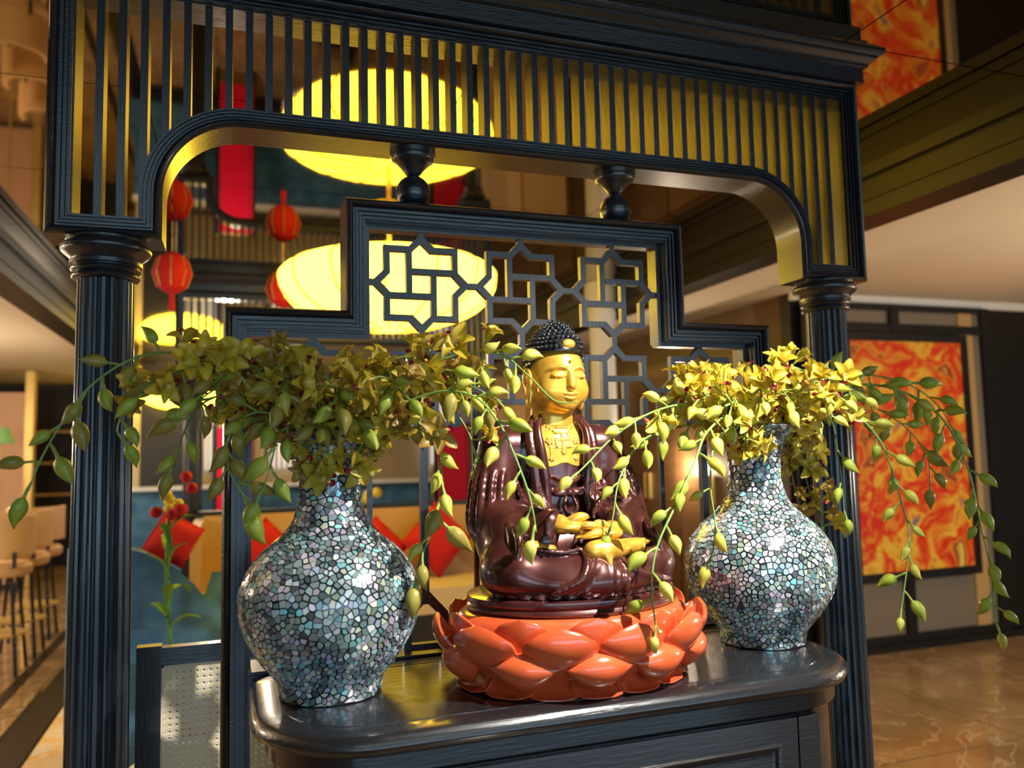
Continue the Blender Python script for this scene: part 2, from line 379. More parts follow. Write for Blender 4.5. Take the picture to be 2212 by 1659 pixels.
# inner lining of the stepped frame, seen as a second fillet
moulding([tuple(q) for q in offset(STEP, .051)], [(0, .05), (0, .085), (.012, .085), (.012, .05)]).build('lining', 'wood', sr)
S_ = .267; h_ = .0953
def rects(*rs): return rs
def star_mesh():
    t = .16; T = S_/2/h_; b = MB()
    y0, y1 = .055, .074
    def R(x0, x1, z0, z1): V, F = prism([(x0*h_, z0*h_), (x1*h_, z0*h_), (x1*h_, z1*h_), (x0*h_, z1*h_)], y0, y1); b.add(V, F)
    def rot(p, k):
        for _ in range(k): p = (p[1], -p[0])
        return p
    for k in range(4):
        def RR(poly):
            V, F = prism([tuple(h_*c for c in rot(p, k)) for p in poly], y0, y1); b.add(V, F)
        # top edge, left and right of the tip
        RR([(-1, 1-t), (-.25, 1-t), (-.34, 1), (-1, 1)])
        RR([(.25, 1-t), (1-t, 1-t), (1-t, 1), (.34, 1)])
        # pinwheel arm beside the slot
        RR([(-.41, -.25), (-.25, -.25), (-.25, 1-t), (-.41, 1-t)])
        # pointed tip
        RR([(-.34, 1), (-.25, 1-t), (0, 1.08), (0, T), (-.075, T), (-.075, T-.13)])
        RR([(.34, 1), (.075, T-.13), (.075, T), (0, T), (0, 1.08), (.25, 1-t)])
    return b.mesh('lattice_motif', 'wood')
STAR = star_mesh()
ROW1, ROW2 = .4215+ZC, .1545+ZC
for x in (-1, 0, 1): o = link('lattice_motif', STAR, sr); o.location = (x*S_, 0, ROW1)
for x in (-2, -1, 0, 1, 2): o = link('lattice_motif', STAR, sr); o.location = (x*S_, 0, ROW2)
zt_low = ROW2-S_/2
barm = MB().box(-.0095, .0095, .055, .074, 1.0, zt_low+.004).mesh('lattice_bar', 'wood')
hb = .883
def house():
    b = MB(); t = .014; y0, y1 = .053, .076
    pts_o = [(-.055, hb), (-.055, hb+.085), (-.0095, hb+.135), (.0095, hb+.135), (.055, hb+.085), (.055, hb)]
    pts_i = [(-.036, hb+.012), (-.036, hb+.075), (-.004, hb+.108), (.004, hb+.108), (.036, hb+.075), (.036, hb+.012)]
    n = 6
    for i in range(n):
        j = (i+1) % n; V, F = prism([pts_o[i], pts_o[j], pts_i[j], pts_i[i]], y0, y1); b.add(V, F)
    return b.mesh('lattice_foot', 'wood')
HOUSE = house()
for x in (-2, -1, 0, 1, 2):
    o = link('lattice_bar', barm, sr); o.location = (x*S_, 0, -.012)
    o = link('lattice_foot', HOUSE, sr); o.location = (x*S_, 0, 0)
thin = MB().box(-.006, .006, .058, .07, .882, ROW2+.0).mesh('lattice_rod', 'wood')
for x in (-1.5, -.5, .5, 1.5): o = link('lattice_rod', thin, sr); o.location = (x*S_, 0, 0)
MB().box(-.68, .68, .002, .116, .80, .8835).build('bottom_rail', 'wood_h', sr)
FIN = MB().lathe([(.02, Z1-.004)]+[(max(.044*math.sin(a), .012), Z1+.040-.044*math.cos(a)) for a in [math.radians(d) for d in range(25, 166, 10)]]+[(.018, Z1+.086), (.02, Z1+.090), (.030, Z1+.103), (.043, Z1+.116), (.052, Z1+.122), (.054, Z1+.126), (.054, Z1+.132), (.058, Z1+.134), (.058, ZA-.0005)], 40).mesh('finial', 'wood', .7)
for x in (-.285, .285): o = link('finial', FIN, sr); o.location = (x, .06, 0)

# ------------------------------------------------------------------ console table
TZ = .88
def rounded(x0, x1, y0, y1, rf, rb, n=12):
    def a(cx, cy, r, d0): return [(cx+r*math.cos(math.radians(d0+90*i/n)), cy+r*math.sin(math.radians(d0+90*i/n))) for i in range(n+1)]
    return a(x0+rf, y0+rf, rf, 180)+a(x1-rf, y0+rf, rf, 270)+a(x1-rb, y1-rb, rb, 0)+a(x0+rb, y1-rb, rb, 90)
TP = rounded(-.68, .63, -.495, -.004, .22, .08)
tb = empty('console_table', (0, 0, 0), 0, 'black lacquered console table with rounded ends and panelled front', 'table')
top = moulding(TP, [(.064, TZ-.04), (.02, TZ-.04), (.012, TZ-.037), (.004, TZ-.03), (0, TZ-.02), (.002, TZ-.012), (.008, TZ-.004), (.016, TZ), (.058, TZ), (.059, TZ-.0022), (.062, TZ-.0022), (.063, TZ), (.064, TZ)], 'xy')
top.build('table_top', 'table_wood', tb, .5)
V, F = slab(offset(TP, .0638), TZ-.038, TZ); MB().add(V, F).build('top_inlay', 'table_wood', tb)
BP = offset(TP, .045)
apron = moulding(offset(TP, .03), [(0, TZ-.04), (0, TZ-.075), (.006, TZ-.082), (.012, TZ-.085), (.05, TZ-.085), (.05, TZ-.04)], 'xy'); apron.build('apron', 'table_wood', tb, .5)
body = moulding(BP, [(0, TZ-.085), (0, .42), (-.008, .41), (-.02, .39), (-.026, .37), (-.026, .34), (-.01, .33), (-.01, .001), (.03, .001), (.03, TZ-.085)], 'xy'); body.build('cabinet_body', 'table_wood', tb, .5)
yf = -.495+.045
def front_panel(xa, xb, za, zb):
    d = MB().box(xa, xb, yf-.012, yf+.002, za, zb).build('door', 'table_wood', tb)
    i = .045
    moulding([(xa+i, za+i), (xb-i, za+i), (xb-i, zb-i), (xa+i, zb-i)], [(0, yf-.012), (0, yf-.020), (.004, yf-.023), (.010, yf-.020), (.014, yf-.013), (.02, yf-.012)]).build('panel_moulding', 'table_wood', d)
    V, F = prism([(xa+.085, za+.085), (xb-.085, za+.085), (xb-.085, zb-.085), (xa+.085, zb-.085)], yf-.019, yf-.010); MB().add(V, F).build('raised_panel', 'table_wood', d)
front_panel(-.40, .40, .43, TZ-.088)
for xa, xb in ((-.455, -.404), (.404, .455)): MB().box(xa, xb, yf-.012, yf+.002, .43, TZ-.088).build('stile', 'table_wood', tb)

# ------------------------------------------------------------------ mosaic vases
VP_ = [(1540, .1005), (1500, .1005), (1460, .102), (1420, .1085), (1350, .130), (1250, .155), (1150, .172), (1050, .1785), (950, .1777), (850, .164), (760, .140), (680, .106), (600, .079), (520, .0675), (420, .0605), (300, .063), (200, .072), (140, .086), (100, .102), (80, .1085)]
VPR = [((979-930-y/2.633)/1041+.508, r) for y, r in VP_]
VPR[0] = (0.001, .1)
zz = np.array([p[0] for p in VPR]); rr = np.array([p[1] for p in VPR])
dense = catmull([(r, 0, z) for z, r in VPR], 5); vz = np.array([p.z for p in dense]); vr = np.array([p.x for p in dense])
ds = np.hypot(np.diff(vz), np.diff(vr)); s_ = np.concatenate([[0], np.cumsum(ds)]); tt = np.concatenate([[0], np.cumsum(ds/((vr[1:]+vr[:-1])/2))])
VH = vz[-1]
def vase_pt(th, t, off=0):
    r = np.interp(t, tt, vr); z = np.interp(t, tt, vz); e = 1e-3
    dr = np.interp(t+e, tt, vr)-np.interp(t-e, tt, vr); dz = np.interp(t+e, tt, vz)-np.interp(t-e, tt, vz)
    n = math.hypot(dr, dz) or 1
    r += off*dz/n; z -= off*dr/n
    return (r*math.cos(th), r*math.sin(th), z)
def chips(seed):
    rg = np.random.RandomState(seed)
    # blue-noise points on the vase in conformal coordinates (angle, t)
    L = s_[-1]; pts = []; cell = {}; dmin = .0092
    for _ in range(26000):
        u = rg.rand()*L; r = np.interp(u, s_, vr)
        if rg.rand() > r/.1785: continue
        t = np.interp(u, s_, tt); th = rg.rand()*2*PI; p = (r*math.cos(th), r*math.sin(th), np.interp(u, s_, vz))
        dm = dmin*(.75+.6*rg.rand()); key = tuple(int(math.floor(c/.016)) for c in p); ok = True
        for a in (-1, 0, 1):
            for b in (-1, 0, 1):
                for c in (-1, 0, 1):
                    for q in cell.get((key[0]+a, key[1]+b, key[2]+c), ()):
                        if (q[0]-p[0])**2+(q[1]-p[1])**2+(q[2]-p[2])**2 < dm*dm: ok = False; break
                    if not ok: break
                if not ok: break
            if not ok: break
        if ok: cell.setdefault(key, []).append(p); pts.append((th, t))
    n0 = len(pts); ext = list(pts); own = list(range(n0))
    for i, (th, t) in enumerate(pts):
        if th < .5: ext.append((th+2*PI, t)); own.append(-1)
        if th > 2*PI-.5: ext.append((th-2*PI, t)); own.append(-1)
    res = delaunay_2d_cdt([Vector(p) for p in ext], [], [], 0, 1e-9)
    vo = res[0]; tri = res[2]; orig = res[3]
    cc = []; inc = {}
    for k, f in enumerate(tri):
        a, b, c = [vo[i] for i in f]
        d = 2*(a.x*(b.y-c.y)+b.x*(c.y-a.y)+c.x*(a.y-b.y))
        if abs(d) < 1e-12: cc.append((a+b+c)/3); continue
        ux = ((a.length_squared)*(b.y-c.y)+(b.length_squared)*(c.y-a.y)+(c.length_squared)*(a.y-b.y))/d
        uy = ((a.length_squared)*(c.x-b.x)+(b.length_squared)*(a.x-c.x)+(c.length_squared)*(b.x-a.x))/d
        cc.append(Vector((ux, uy)))
        for i in f: inc.setdefault(i, []).append(k)
    out = []
    for i, v in enumerate(vo):
        o_ = orig[i][0] if orig[i] else -1
        if o_ < 0 or o_ >= n0: continue
        poly = sorted([cc[k] for k in inc.get(i, [])], key=lambda q: math.atan2(q.y-v.y, q.x-v.x))
        if len(poly) < 3: continue
        poly = [Vector((q.x, min(max(q.y, .003), tt[-1]-.002))) for q in poly]
        g = sum(poly, Vector((0, 0)))/len(poly)
        if max((q-g).length for q in poly) > .35: continue
        k = .60+.30*rg.rand()**.7; poly = [g+(q-g)*k for q in poly]
        clean = [poly[0]]
        for q in poly[1:]:
            if (q-clean[-1]).length > .006: clean.append(q)
        if len(clean) > 3 and (clean[0]-clean[-1]).length < .006: clean.pop()
        if len(clean) >= 3: out.append((g, clean))
    return out, rg
PAL = [(.30, .38, .40), (.36, .42, .44), (.20, .27, .29), (.25, .33, .33), (.42, .50, .52), (.14, .19, .21), (.50, .56, .56), (.34, .46, .44), (.26, .42, .42), (.46, .38, .46), (.55, .50, .56), (.20, .48, .50), (.40, .50, .36), (.17, .21, .20), (.32, .36, .46), (.48, .48, .38)]
def chip_geo(mb, g, poly, col, rg):
    hgt = .0009+.0006*rg.rand(); n = len(poly)
    t1, t2 = (rg.rand()-.5)*.16, (rg.rand()-.5)*.16      # tiny random tilt makes each chip glint differently
    V = [vase_pt(q.x, q.y, -.0004) for q in poly]+[vase_pt(q.x, q.y, hgt+(q.x-g.x)*t1*.12+(q.y-g.y)*t2*.12) for q in poly]
    F = [tuple(range(n, 2*n))]+[(i, (i+1) % n, (i+1) % n+n, i+n) for i in range(n)]
    mb.add(V, F, col)
CH, rg = chips(3)
vroot = empty('mosaic_vase', (-.522, -.2, TZ+.0005), 0, 'vase of dark shell mosaic on the left end of the console table', 'vase')
vb = MB().lathe([(.0, .001), (.098, .001)]+[(r, z) for r, z in zip(vr, vz)]+[(vr[-1]-.004, vz[-1]+.002), (vr[-1]-.010, vz[-1]-.002)]+[(np.interp(vz[-1]-q, vz, vr)-.008, vz[-1]-q) for q in (.01, .02, .03, .045, .07, .1, .14, .17)]+[(.0, vz[-1]-.172)], 72)
vb.build('vase_body', 'grout', vroot, .7)
view = np.array([-.25, -.97]); scored = []
for g, poly in CH:
    n2 = np.array([math.cos(g.x), math.sin(g.x)])@view
    r = np.interp(g.y, tt, vr); ar = abs(sum(poly[i].x*poly[(i+1) % len(poly)].y-poly[(i+1) % len(poly)].x*poly[i].y for i in range(len(poly))))*r*r
    scored.append((ar*max(n2, 0), g, poly))
scored.sort(key=lambda q: -q[0])
rest = MB()
for k, (sc_, g, poly) in enumerate(scored):
    c = PAL[rg.randint(len(PAL))]; j = .45+1.35*rg.rand()**1.2; c = tuple(min(.9, x*j) for x in c)
    if k < 300:
        b = MB(); chip_geo(b, g, poly, c, rg); b.build('shell_chip', 'nacre', vroot)
    else: chip_geo(rest, g, poly, c, rg)
rest.build('shell_mosaic', 'nacre', vroot, kind='stuff')
v2 = copy_tree(vroot); v2.location = (.516, -.197, TZ+.0005); v2.rotation_euler = (0, 0, .12)
v2['label'] = 'brightly lit vase of shell mosaic on the right end of the console table'
for v in (vroot, v2): v['group'] = 'pair of shell mosaic vases'

# ------------------------------------------------------------------ lotus pedestal
LX, LY = -.02, -.275
EXY = .76
lt = empty('lotus_pedestal', (LX, LY, TZ+.0005), 0, 'orange-red lacquered lotus pedestal carved with rows of petals', 'pedestal')
MB().lathe([(.232, 0), (.236, .008), (.225, .02), (.205, .03), (.215, .045), (.245, .065), (.262, .085), (.268, .105), (.264, .122), (.256, .132), (.246, .137), (.2, .138)], 96, ey=EXY).build('lotus_body', 'lacquer', lt, .9)
def petal(nu, nv, wfun, line, bulge, thick):
    """closed petal: v along the centre line, u across; line(v) -> (outward, up)"""
    V = []; F = []; wm = max(wfun(k/40) for k in range(41))
    for side in (1, -1):
        for j in range(nv+1):
            v = j/nv; wd = wfun(v); o, z = line(v)
            o2, z2 = line(min(v+.02, 1)); o1, z1_ = line(max(v-.02, 0)); tx, tz = o2-o1, z2-z1_; L_ = math.hypot(tx, tz) or 1
            nx, nz = tz/L_, -tx/L_
            for i in range(nu+1):
                u = -1+2*i/nu; edge = 1-u*u
                off = -bulge*(u*wd/wm)**2 + side*thick*(edge**.5)*(1-v**4)*.5 + .15*thick*side
                V.append((u*wd, o+nx*off, z+nz*off))
    m = nu+1; N = m*(nv+1)
    for j in range(nv):
        for i in range(nu):
            a = j*m+i; F.append((a, a+1, a+m+1, a+m)); F.append((N+a, N+a+m, N+a+m+1, N+a+1))
    for j in range(nv):
        for i in (0, nu): a = j*m+i; F.append((a, a+m, N+a+m, N+a) if i == 0 else (a, N+a, N+a+m, a+m))
    for i in range(nu): F.append((i, N+i, N+i+1, i+1)); a = nv*m+i; F.append((a, a+1, N+a+1, N+a))
    return MB().add(V, F)
def place_ring(name, mesh, n, rx, z, ph, scale=1):
    # equal steps of arc length round the ellipse
    T = np.linspace(0, 2*PI, 721); x = rx*np.cos(T); y = rx*EXY*np.sin(T); L_ = np.concatenate([[0], np.cumsum(np.hypot(np.diff(x), np.diff(y)))])
    for k in range(n):
        t = np.interp((k+ph)/n*L_[-1], L_, T); px, py = rx*math.cos(t), rx*EXY*math.sin(t)
        nrm = math.atan2(math.sin(t)/EXY, math.cos(t))
        o = link(name, mesh, lt); o.location = (px, py, z); o.rotation_euler = (0, 0, nrm-PI/2); o.scale = (scale,)*3
def wround(Wd, pk=.48, e=.5, b0=.95): 
    return lambda v: Wd*((b0+(1-b0)*math.sin(PI/2*v/pk)) if v < pk else max(1-((v-pk)/(1-pk))**2, 0)**e)+.0008
petU = petal(12, 14, wround(.074), lambda v: (.010+.062*math.sin(v*1.9)-.008*v*v, .088*v), .016, .018).mesh('upper_petal', 'lacquer', .9)
petB = petal(12, 14, wround(.064), lambda v: (.002+.036*math.sin(v*1.6), .098*v), .018, .011).mesh('inner_petal', 'lacquer', .9)
petL = petal(14, 14, lambda v: .088*max(1-abs(2*v-1)**1.05, 0)**.55+.0008, lambda v: (.012+.056*math.sin(PI*(.06+.74*v)), .004+.054*v), .034, .030).mesh('lower_petal', 'lacquer', .9)
petD = petal(10, 6, lambda v: .060*math.sin(PI*(.33+.55*v))**.8, lambda v: (-.012+.046*v, .036-.033*v-.012*math.sin(PI*v)), .006, .006).mesh('base_petal', 'lacquer', .9)
place_ring('inner_petal', petB, 10, .246, .046, .25)
place_ring('upper_petal', petU, 10, .240, .044, .75)
place_ring('lower_petal', petL, 10, .222, .026, .25)
place_ring('base_petal', petD, 14, .228, .0, .3)
lt.scale = (.965, .92, 1.09)

# ------------------------------------------------------------------ seated statue (signed distance fields)
class Grid:
    def __init__(s, lo, hi, h):
        s.h = h; s.ax = [np.arange(a, b+h, h, dtype=np.float32) for a, b in zip(lo, hi)]; s.f = np.full([len(a) for a in s.ax], .2, np.float32)
    def sub(s, lo, hi):
        sl = []; co = []
        for d in range(3):
            i0 = max(0, int(np.searchsorted(s.ax[d], lo[d]))-1); i1 = min(len(s.ax[d]), int(np.searchsorted(s.ax[d], hi[d]))+1)
            sl.append(slice(i0, max(i1, i0+1))); a = s.ax[d][sl[d]]; co.append(a.reshape([-1 if k == d else 1 for k in range(3)]))
        return tuple(sl), co
    def put(s, sl, d, k, op='u'):
        f = s.f[sl]
        if op == 'u':
            hh = np.clip(.5+.5*(d-f)/k, 0, 1); s.f[sl] = d*(1-hh)+f*hh-k*hh*(1-hh)
        else:
            d = -d; hh = np.clip(.5-.5*(d-f)/k, 0, 1); s.f[sl] = d*(1-hh)+f*hh+k*hh*(1-hh)
    def cap(s, a, b, ra, rb=None, k=.012, op='u', sq=(1, 1, 1)):
        rb = ra if rb is None else rb; a = np.array(a, float); b = np.array(b, float); m = max(ra, rb)*1.6+2*k+.01
        sl, (X, Y, Z) = s.sub(np.minimum(a, b)-m, np.maximum(a, b)+m); d = b-a; dd = max(d@d, 1e-9)
        t = np.clip(((X-a[0])*d[0]+(Y-a[1])*d[1]+(Z-a[2])*d[2])/dd, 0, 1)
        q = np.sqrt(((X-a[0]-t*d[0])/sq[0])**2+((Y-a[1]-t*d[1])/sq[1])**2+((Z-a[2]-t*d[2])/sq[2])**2)-(ra+t*(rb-ra)); s.put(sl, q, k, op)
    def ell(s, c, r, k=.012, op='u', rx=0):
        m = max(r)*1.25+2*k+.012; sl, (X, Y, Z) = s.sub(np.array(c)-m, np.array(c)+m)
        x, y, z = X-c[0], Y-c[1], Z-c[2]
        if rx: y, z = y*math.cos(rx)+z*math.sin(rx), -y*math.sin(rx)+z*math.cos(rx)
        q = np.sqrt((x/r[0])**2+(y/r[1])**2+(z/r[2])**2); s.put(sl, (q-1)*min(r)*.5+(q-1)*.5*(sum(r)/3), k, op)
    def chain(s, pts, r0, r1=None, k=.008, op='u', n=5):
        P = catmull(pts, n); r1 = r0 if r1 is None else r1; N = len(P)-1
        for i in range(N):
            e0 = math.sin(PI*(.12+.76*i/N)); e1 = math.sin(PI*(.12+.76*(i+1)/N))
            s.cap(P[i], P[i+1], (r0+(r1-r0)*i/N)*e0, (r0+(r1-r0)*(i+1)/N)*e1, k, op)
    def mesh(s, name, material):
        f = s.f; h = s.h; neg = f < 0; n = [d-1 for d in f.shape]
        cnt = np.zeros(n, np.float32); acc = [np.zeros(n, np.float32) for _ in range(3)]
        def cn(i, j, k): return f[i:i+n[0], j:j+n[1], k:k+n[2]]
        for d in range(3):
            for u in (0, 1):
                for v in (0, 1):
                    o0 = [0, 0, 0]; o1 = [0, 0, 0]; e = [q for q in range(3) if q != d]; o0[e[0]] = o1[e[0]] = u; o0[e[1]] = o1[e[1]] = v; o1[d] = 1
                    A = cn(*o0); B = cn(*o1); x = (A < 0) != (B < 0); t = np.where(x, A/np.where(x, A-B, 1), 0)
                    cnt += x
                    for q in range(3): acc[q] += x*(t if q == d else o0[q])
        act = cnt > 0; idx = np.full(n, -1, np.int64); idx[act] = np.arange(act.sum()); I = np.argwhere(act)
        V = np.stack([s.ax[q][0]+h*(I[:, q]+acc[q][act]/cnt[act]) for q in range(3)], 1)
        Q = []
        for d in range(3):
            e = [q for q in range(3) if q != d]; sl0 = [slice(None)]*3; sl1 = [slice(None)]*3
            sl0[d] = slice(0, -1); sl1[d] = slice(1, None)
            for q in e: sl0[q] = slice(1, -1); sl1[q] = slice(1, -1)
            a = neg[tuple(sl0)]; b = neg[tuple(sl1)]; X = np.argwhere(a != b); s_in = a[tuple(X.T)]
            P = X.copy(); P[:, e[0]] += 1; P[:, e[1]] += 1
            def g(u, v): R_ = P.copy(); R_[:, e[0]] -= u; R_[:, e[1]] -= v; return idx[tuple(R_.T)]
            q4 = np.stack([g(1, 1), g(0, 1), g(0, 0), g(1, 0)], 1)
            flip = s_in if d != 1 else ~s_in
            q4[~flip] = q4[~flip][:, ::-1]; Q.append(q4)
        Q = np.concatenate(Q); Q = Q[(Q >= 0).all(1)]
        me = bpy.data.meshes.new(name); me.vertices.add(len(V)); me.vertices.foreach_set('co', V.astype(np.float32).ravel())
        me.loops.add(Q.size); me.loops.foreach_set('vertex_index', Q.astype(np.int32).ravel()); me.polygons.add(len(Q))
        me.polygons.foreach_set('loop_start', (np.arange(len(Q))*4).astype(np.int32)); me.update(calc_edges=True); me.validate()
        me.shade_smooth(); me.materials.append(M[material]); return me
PZ = ZC-.335       # top of the statue's plinth
st = empty('seated_statue', (LX, LY, TZ+.1515), 0, 'seated meditating statue with gilded face, maroon robe and black curled hair', 'statue')
dz0 = .0345; st.scale = (.915,)*3
def put_part(name, me, parent=None):
    o = link(name, me, parent or st)
    if parent is None: o.location = (0, 0, dz0); o.rotation_euler = (0, 0, PI)   # local +y of the figure faces the viewer (-Y)
    return o
# local frame: x mirrored by the half turn, y forward, z up; the half turn maps (x,y)->(-x,-y)
MX = lambda p: (-p[0], p[1], p[2])
MB().lathe([(.2, -.034), (.248, -.034), (.254, -.028), (.250, -.021), (.247, -.019), (.252, -.012), (.250, -.003), (.243, .0), (.2, .001)], 96, ey=.745).build('plinth', 'robe', st, .7).location = (0, 0, dz0)

def torso(g, k=.03):
    g.ell((0, -.085, .075), (.165, .105, .10), k); g.ell((0, -.098, .2), (.112, .078, .15), k); g.ell((0, -.10, .305), (.118, .072, .085), k)
    g.cap((-.11, -.108, .335), (.11, -.108, .335), .048, None, k); g.cap((0, -.105, .34), (0, -.1, .40), .06, .042, k)
g = Grid((-.27, -.215, -.006), (.27, .20, .45), .0031)
torso(g)
for s in (-1, 1):
    g.cap((s*.138, -.105, .325), (s*.172, -.075, .17), .053, .058, .025)
    g.cap((s*.166, -.07, .165), (s*.085, .07, .155), .052, .036, .022)
    g.ell((s*.168, -.035, .115), (.05, .095, .075), .03)
    g.cap((s*.14, .02, .14), (s*.10, .085, .12), .04, .03, .02)
    g.cap((s*.07, -.06, .07), (s*.165, .045, .058), .07, .066, .03)
    g.ell((s*.172, .05, .052), (.062, .075, .056), .02)
    g.cap((s*.15, .085, .048), (-s*.0, .125, .046), .05, .046, .025)
g.ell((0, .115, .03), (.14, .068, .04), .03)
# lapels and collar
for s in (-1, 1):
    L_ = [(s*.045, -.062, .408), (s*.062, -.036, .37), (s*.061, -.02, .32), (s*.056, -.014, .27), (s*.052, -.012, .22), (s*.05, .0, .17)]
    g.chain(L_, .011, .011, .006)
    L2 = [(s*.064, -.07, .405), (s*.082, -.045, .36), (s*.08, -.028, .30), (s*.074, -.022, .24), (s*.07, -.01, .18)]
    g.chain(L2, .012, .010, .006)
    # upper sleeve folds
    for q in range(6):
        a = -.55+q*.42; x0 = s*(.138+.050*math.cos(a)); y0 = -.105+.050*math.sin(a)+.0
        x1 = s*(.168+.058*math.cos(a)); y1 = -.07+.058*math.sin(a)
        g.chain([(x0, y0, .335-.01*q), ((x0+x1)/2+s*.004, (y0+y1)/2, .25), (x1, y1, .16), (x1-s*.01, y1+.012, .11)], .0075, .0105, .005)
    # hanging sleeve folds down to the lap
    for q in range(6):
        t = q/5; g.chain([(s*(.185-.02*t), -.06+.13*t, .175-.02*t), (s*(.20-.035*t), -.03+.13*t, .13), (s*(.205-.03*t), .0+.12*t, .10-.01*t)], .010, .006, .006)
    # folds of the inner robe beside the belly
    for q in range(4):
        x = .060+.015*q; g.chain([(s*x, -.026-.012*q, .30-.015*q), (s*(x+.006), -.02-.01*q, .235), (s*(x+.002), .0, .185), (s*(x-.012), .03, .158)], .006, .0075, .004)
# lap folds
def F3(p): return MX(p)
for q in range(5):     # sweep from the centre to the viewer's left
    o = .016*q
    g.chain([F3((-.035+o, .118, .108-.004*q)), F3((-.03+o*.9, .158, .082-.004*q)), F3((-.055+o*.6, .182-.003*q, .045)), F3((-.115+o*1.1, .165+.004*q, .016))], .0068, .0100, .004)
for q in range(4):     # sweep to the viewer's right
    o = .014*q
    g.chain([F3((.055+o, .135, .088-.01*q)), F3((.075+o*1.5, .165-.006*q, .058-.009*q)), F3((.12+o*1.8, .145-.012*q, .030-.004*q)), F3((.17+o, .11-.01*q, .014))], .0065, .0095, .004)
g.chain([F3((-.165, .085, .112)), F3((-.12, .118, .104)), F3((-.07, .13, .097)), F3((-.03, .135, .106))], .006, .004, .006)
for q in range(3): g.chain([F3((.025+.014*q, .165, .075-.012*q)), F3((.02+.016*q, .176, .04)), F3((.005+.024*q, .176, .01))], .008, .009, .004)
# wavy hem on the plinth
for q in range(15):
    a = math.radians(28+124*q/14); x, y = .225*math.cos(a), .165*math.sin(a)
    g.ell((x, y, .004), (.014, .012, .007+.003*(q % 2)), .006)
# waist tie and bow
g.chain([(-.05, -.014, .228), (0, -.006, .222), (.05, -.014, .228)], .008, .008, .005)
for s in (-1, 1): g.ell((s*.022, -.004, .217), (.017, .009, .008), .005); g.chain([(s*.006, .0, .215), (s*.016, .008, .185), (0, .014, .166)], .005, .005, .004)
g.ell((0, .0, .219), (.010, .010, .009), .004); g.chain([(-.045, -.016, .262), (0, .0, .243), (.045, -.016, .262)], .006, .006, .006)
X, Y, Z = [a.reshape([-1 if k == d else 1 for k in range(3)]) for d, a in enumerate(g.ax)]
g.f = np.maximum(g.f, (.001-Z)+0*X+0*Y)
# pocket for the gilded chest
robe = put_part('robe', g.mesh('robe', 'robe'))
# gilded chest plate
gc = Grid((-.08, -.13, .265), (.08, .03, .43), .0016)
torso(gc); gc.f -= .0022
gc.cap((0, -.1, .37), (0, -.095, .44), .045, .044, .02)
X, Y, Z = [a.reshape([-1 if k == d else 1 for k in range(3)]) for d, a in enumerate(gc.ax)]
chest_f = gc.f.copy()
edge = .055+.0*Z; gc.f = np.maximum(gc.f, np.abs(X)-edge+0*Y+0*Z); gc.f = np.maximum(gc.f, -.075-Y+0*X+0*Z)
gc.f = np.maximum(gc.f, (.2845+.004*np.cos(X*90))-Z+0*Y)
def chest_y(x, z):
    i = int(round((x-gc.ax[0][0])/gc.h)); k = int(round((z-gc.ax[2][0])/gc.h)); col_ = chest_f[i, :, k]; neg = np.where(col_ < 0)[0]
    return gc.ax[1][neg[-1]]+gc.h*.5
def relief(pts, r, k=.0012):
    P = [(x, chest_y(x, z)+.0005, z) for x, z in pts]
    for a, b in zip(P[:-1], P[1:]): gc.cap(a, b, r, None, k)
q = .0085; cz = .346
for k in range(4):      # the left-turning hooked cross on the chest (mirrored x: viewer's left is +x)
    a = PI/2*k; ca, sa = math.cos(a), math.sin(a)
    pts = [(0, 0), (0, 2*q), (-2*q, 2*q)]
    R_ = [(x*ca-z*sa, x*sa+z*ca) for x, z in pts]
    relief([(-x, cz+z) for x, z in R_], .0026)
def rosette(x, z, r):
    relief([(x, z), (x+.0005, z)], r*.38)
    for k in range(5): a = 2*PI*k/5; relief([(x+r*.62*math.cos(a), z+r*.62*math.sin(a)), (x+r*.64*math.cos(a), z+r*.62*math.sin(a))], r*.36)
rosette(.034, .342, .010); rosette(-.034, .342, .010); rosette(0, .317, .008); rosette(.032, .300, .007); rosette(-.032, .300, .007)
for s in (-1, 1):
    for k in range(5): relief([(s*(.014+.006*k), .362+.0055*k), (s*(.0145+.006*k), .362+.0055*k)], .0026)
    relief([(s*.034, .331), (s*.033, .308)], .0014); relief([(s*.004, .331), (s*.002, .322)], .0014)
relief([(-.05, .386), (-.03, .378), (-.01, .376), (.01, .376), (.03, .378), (.05, .386)], .0022)
relief([(-.044, .330), (-.022, .327), (0, .325), (.022, .327), (.044, .330)], .0014)
put_part('gilded_chest', gc.mesh('gilded_chest', 'gilt'))
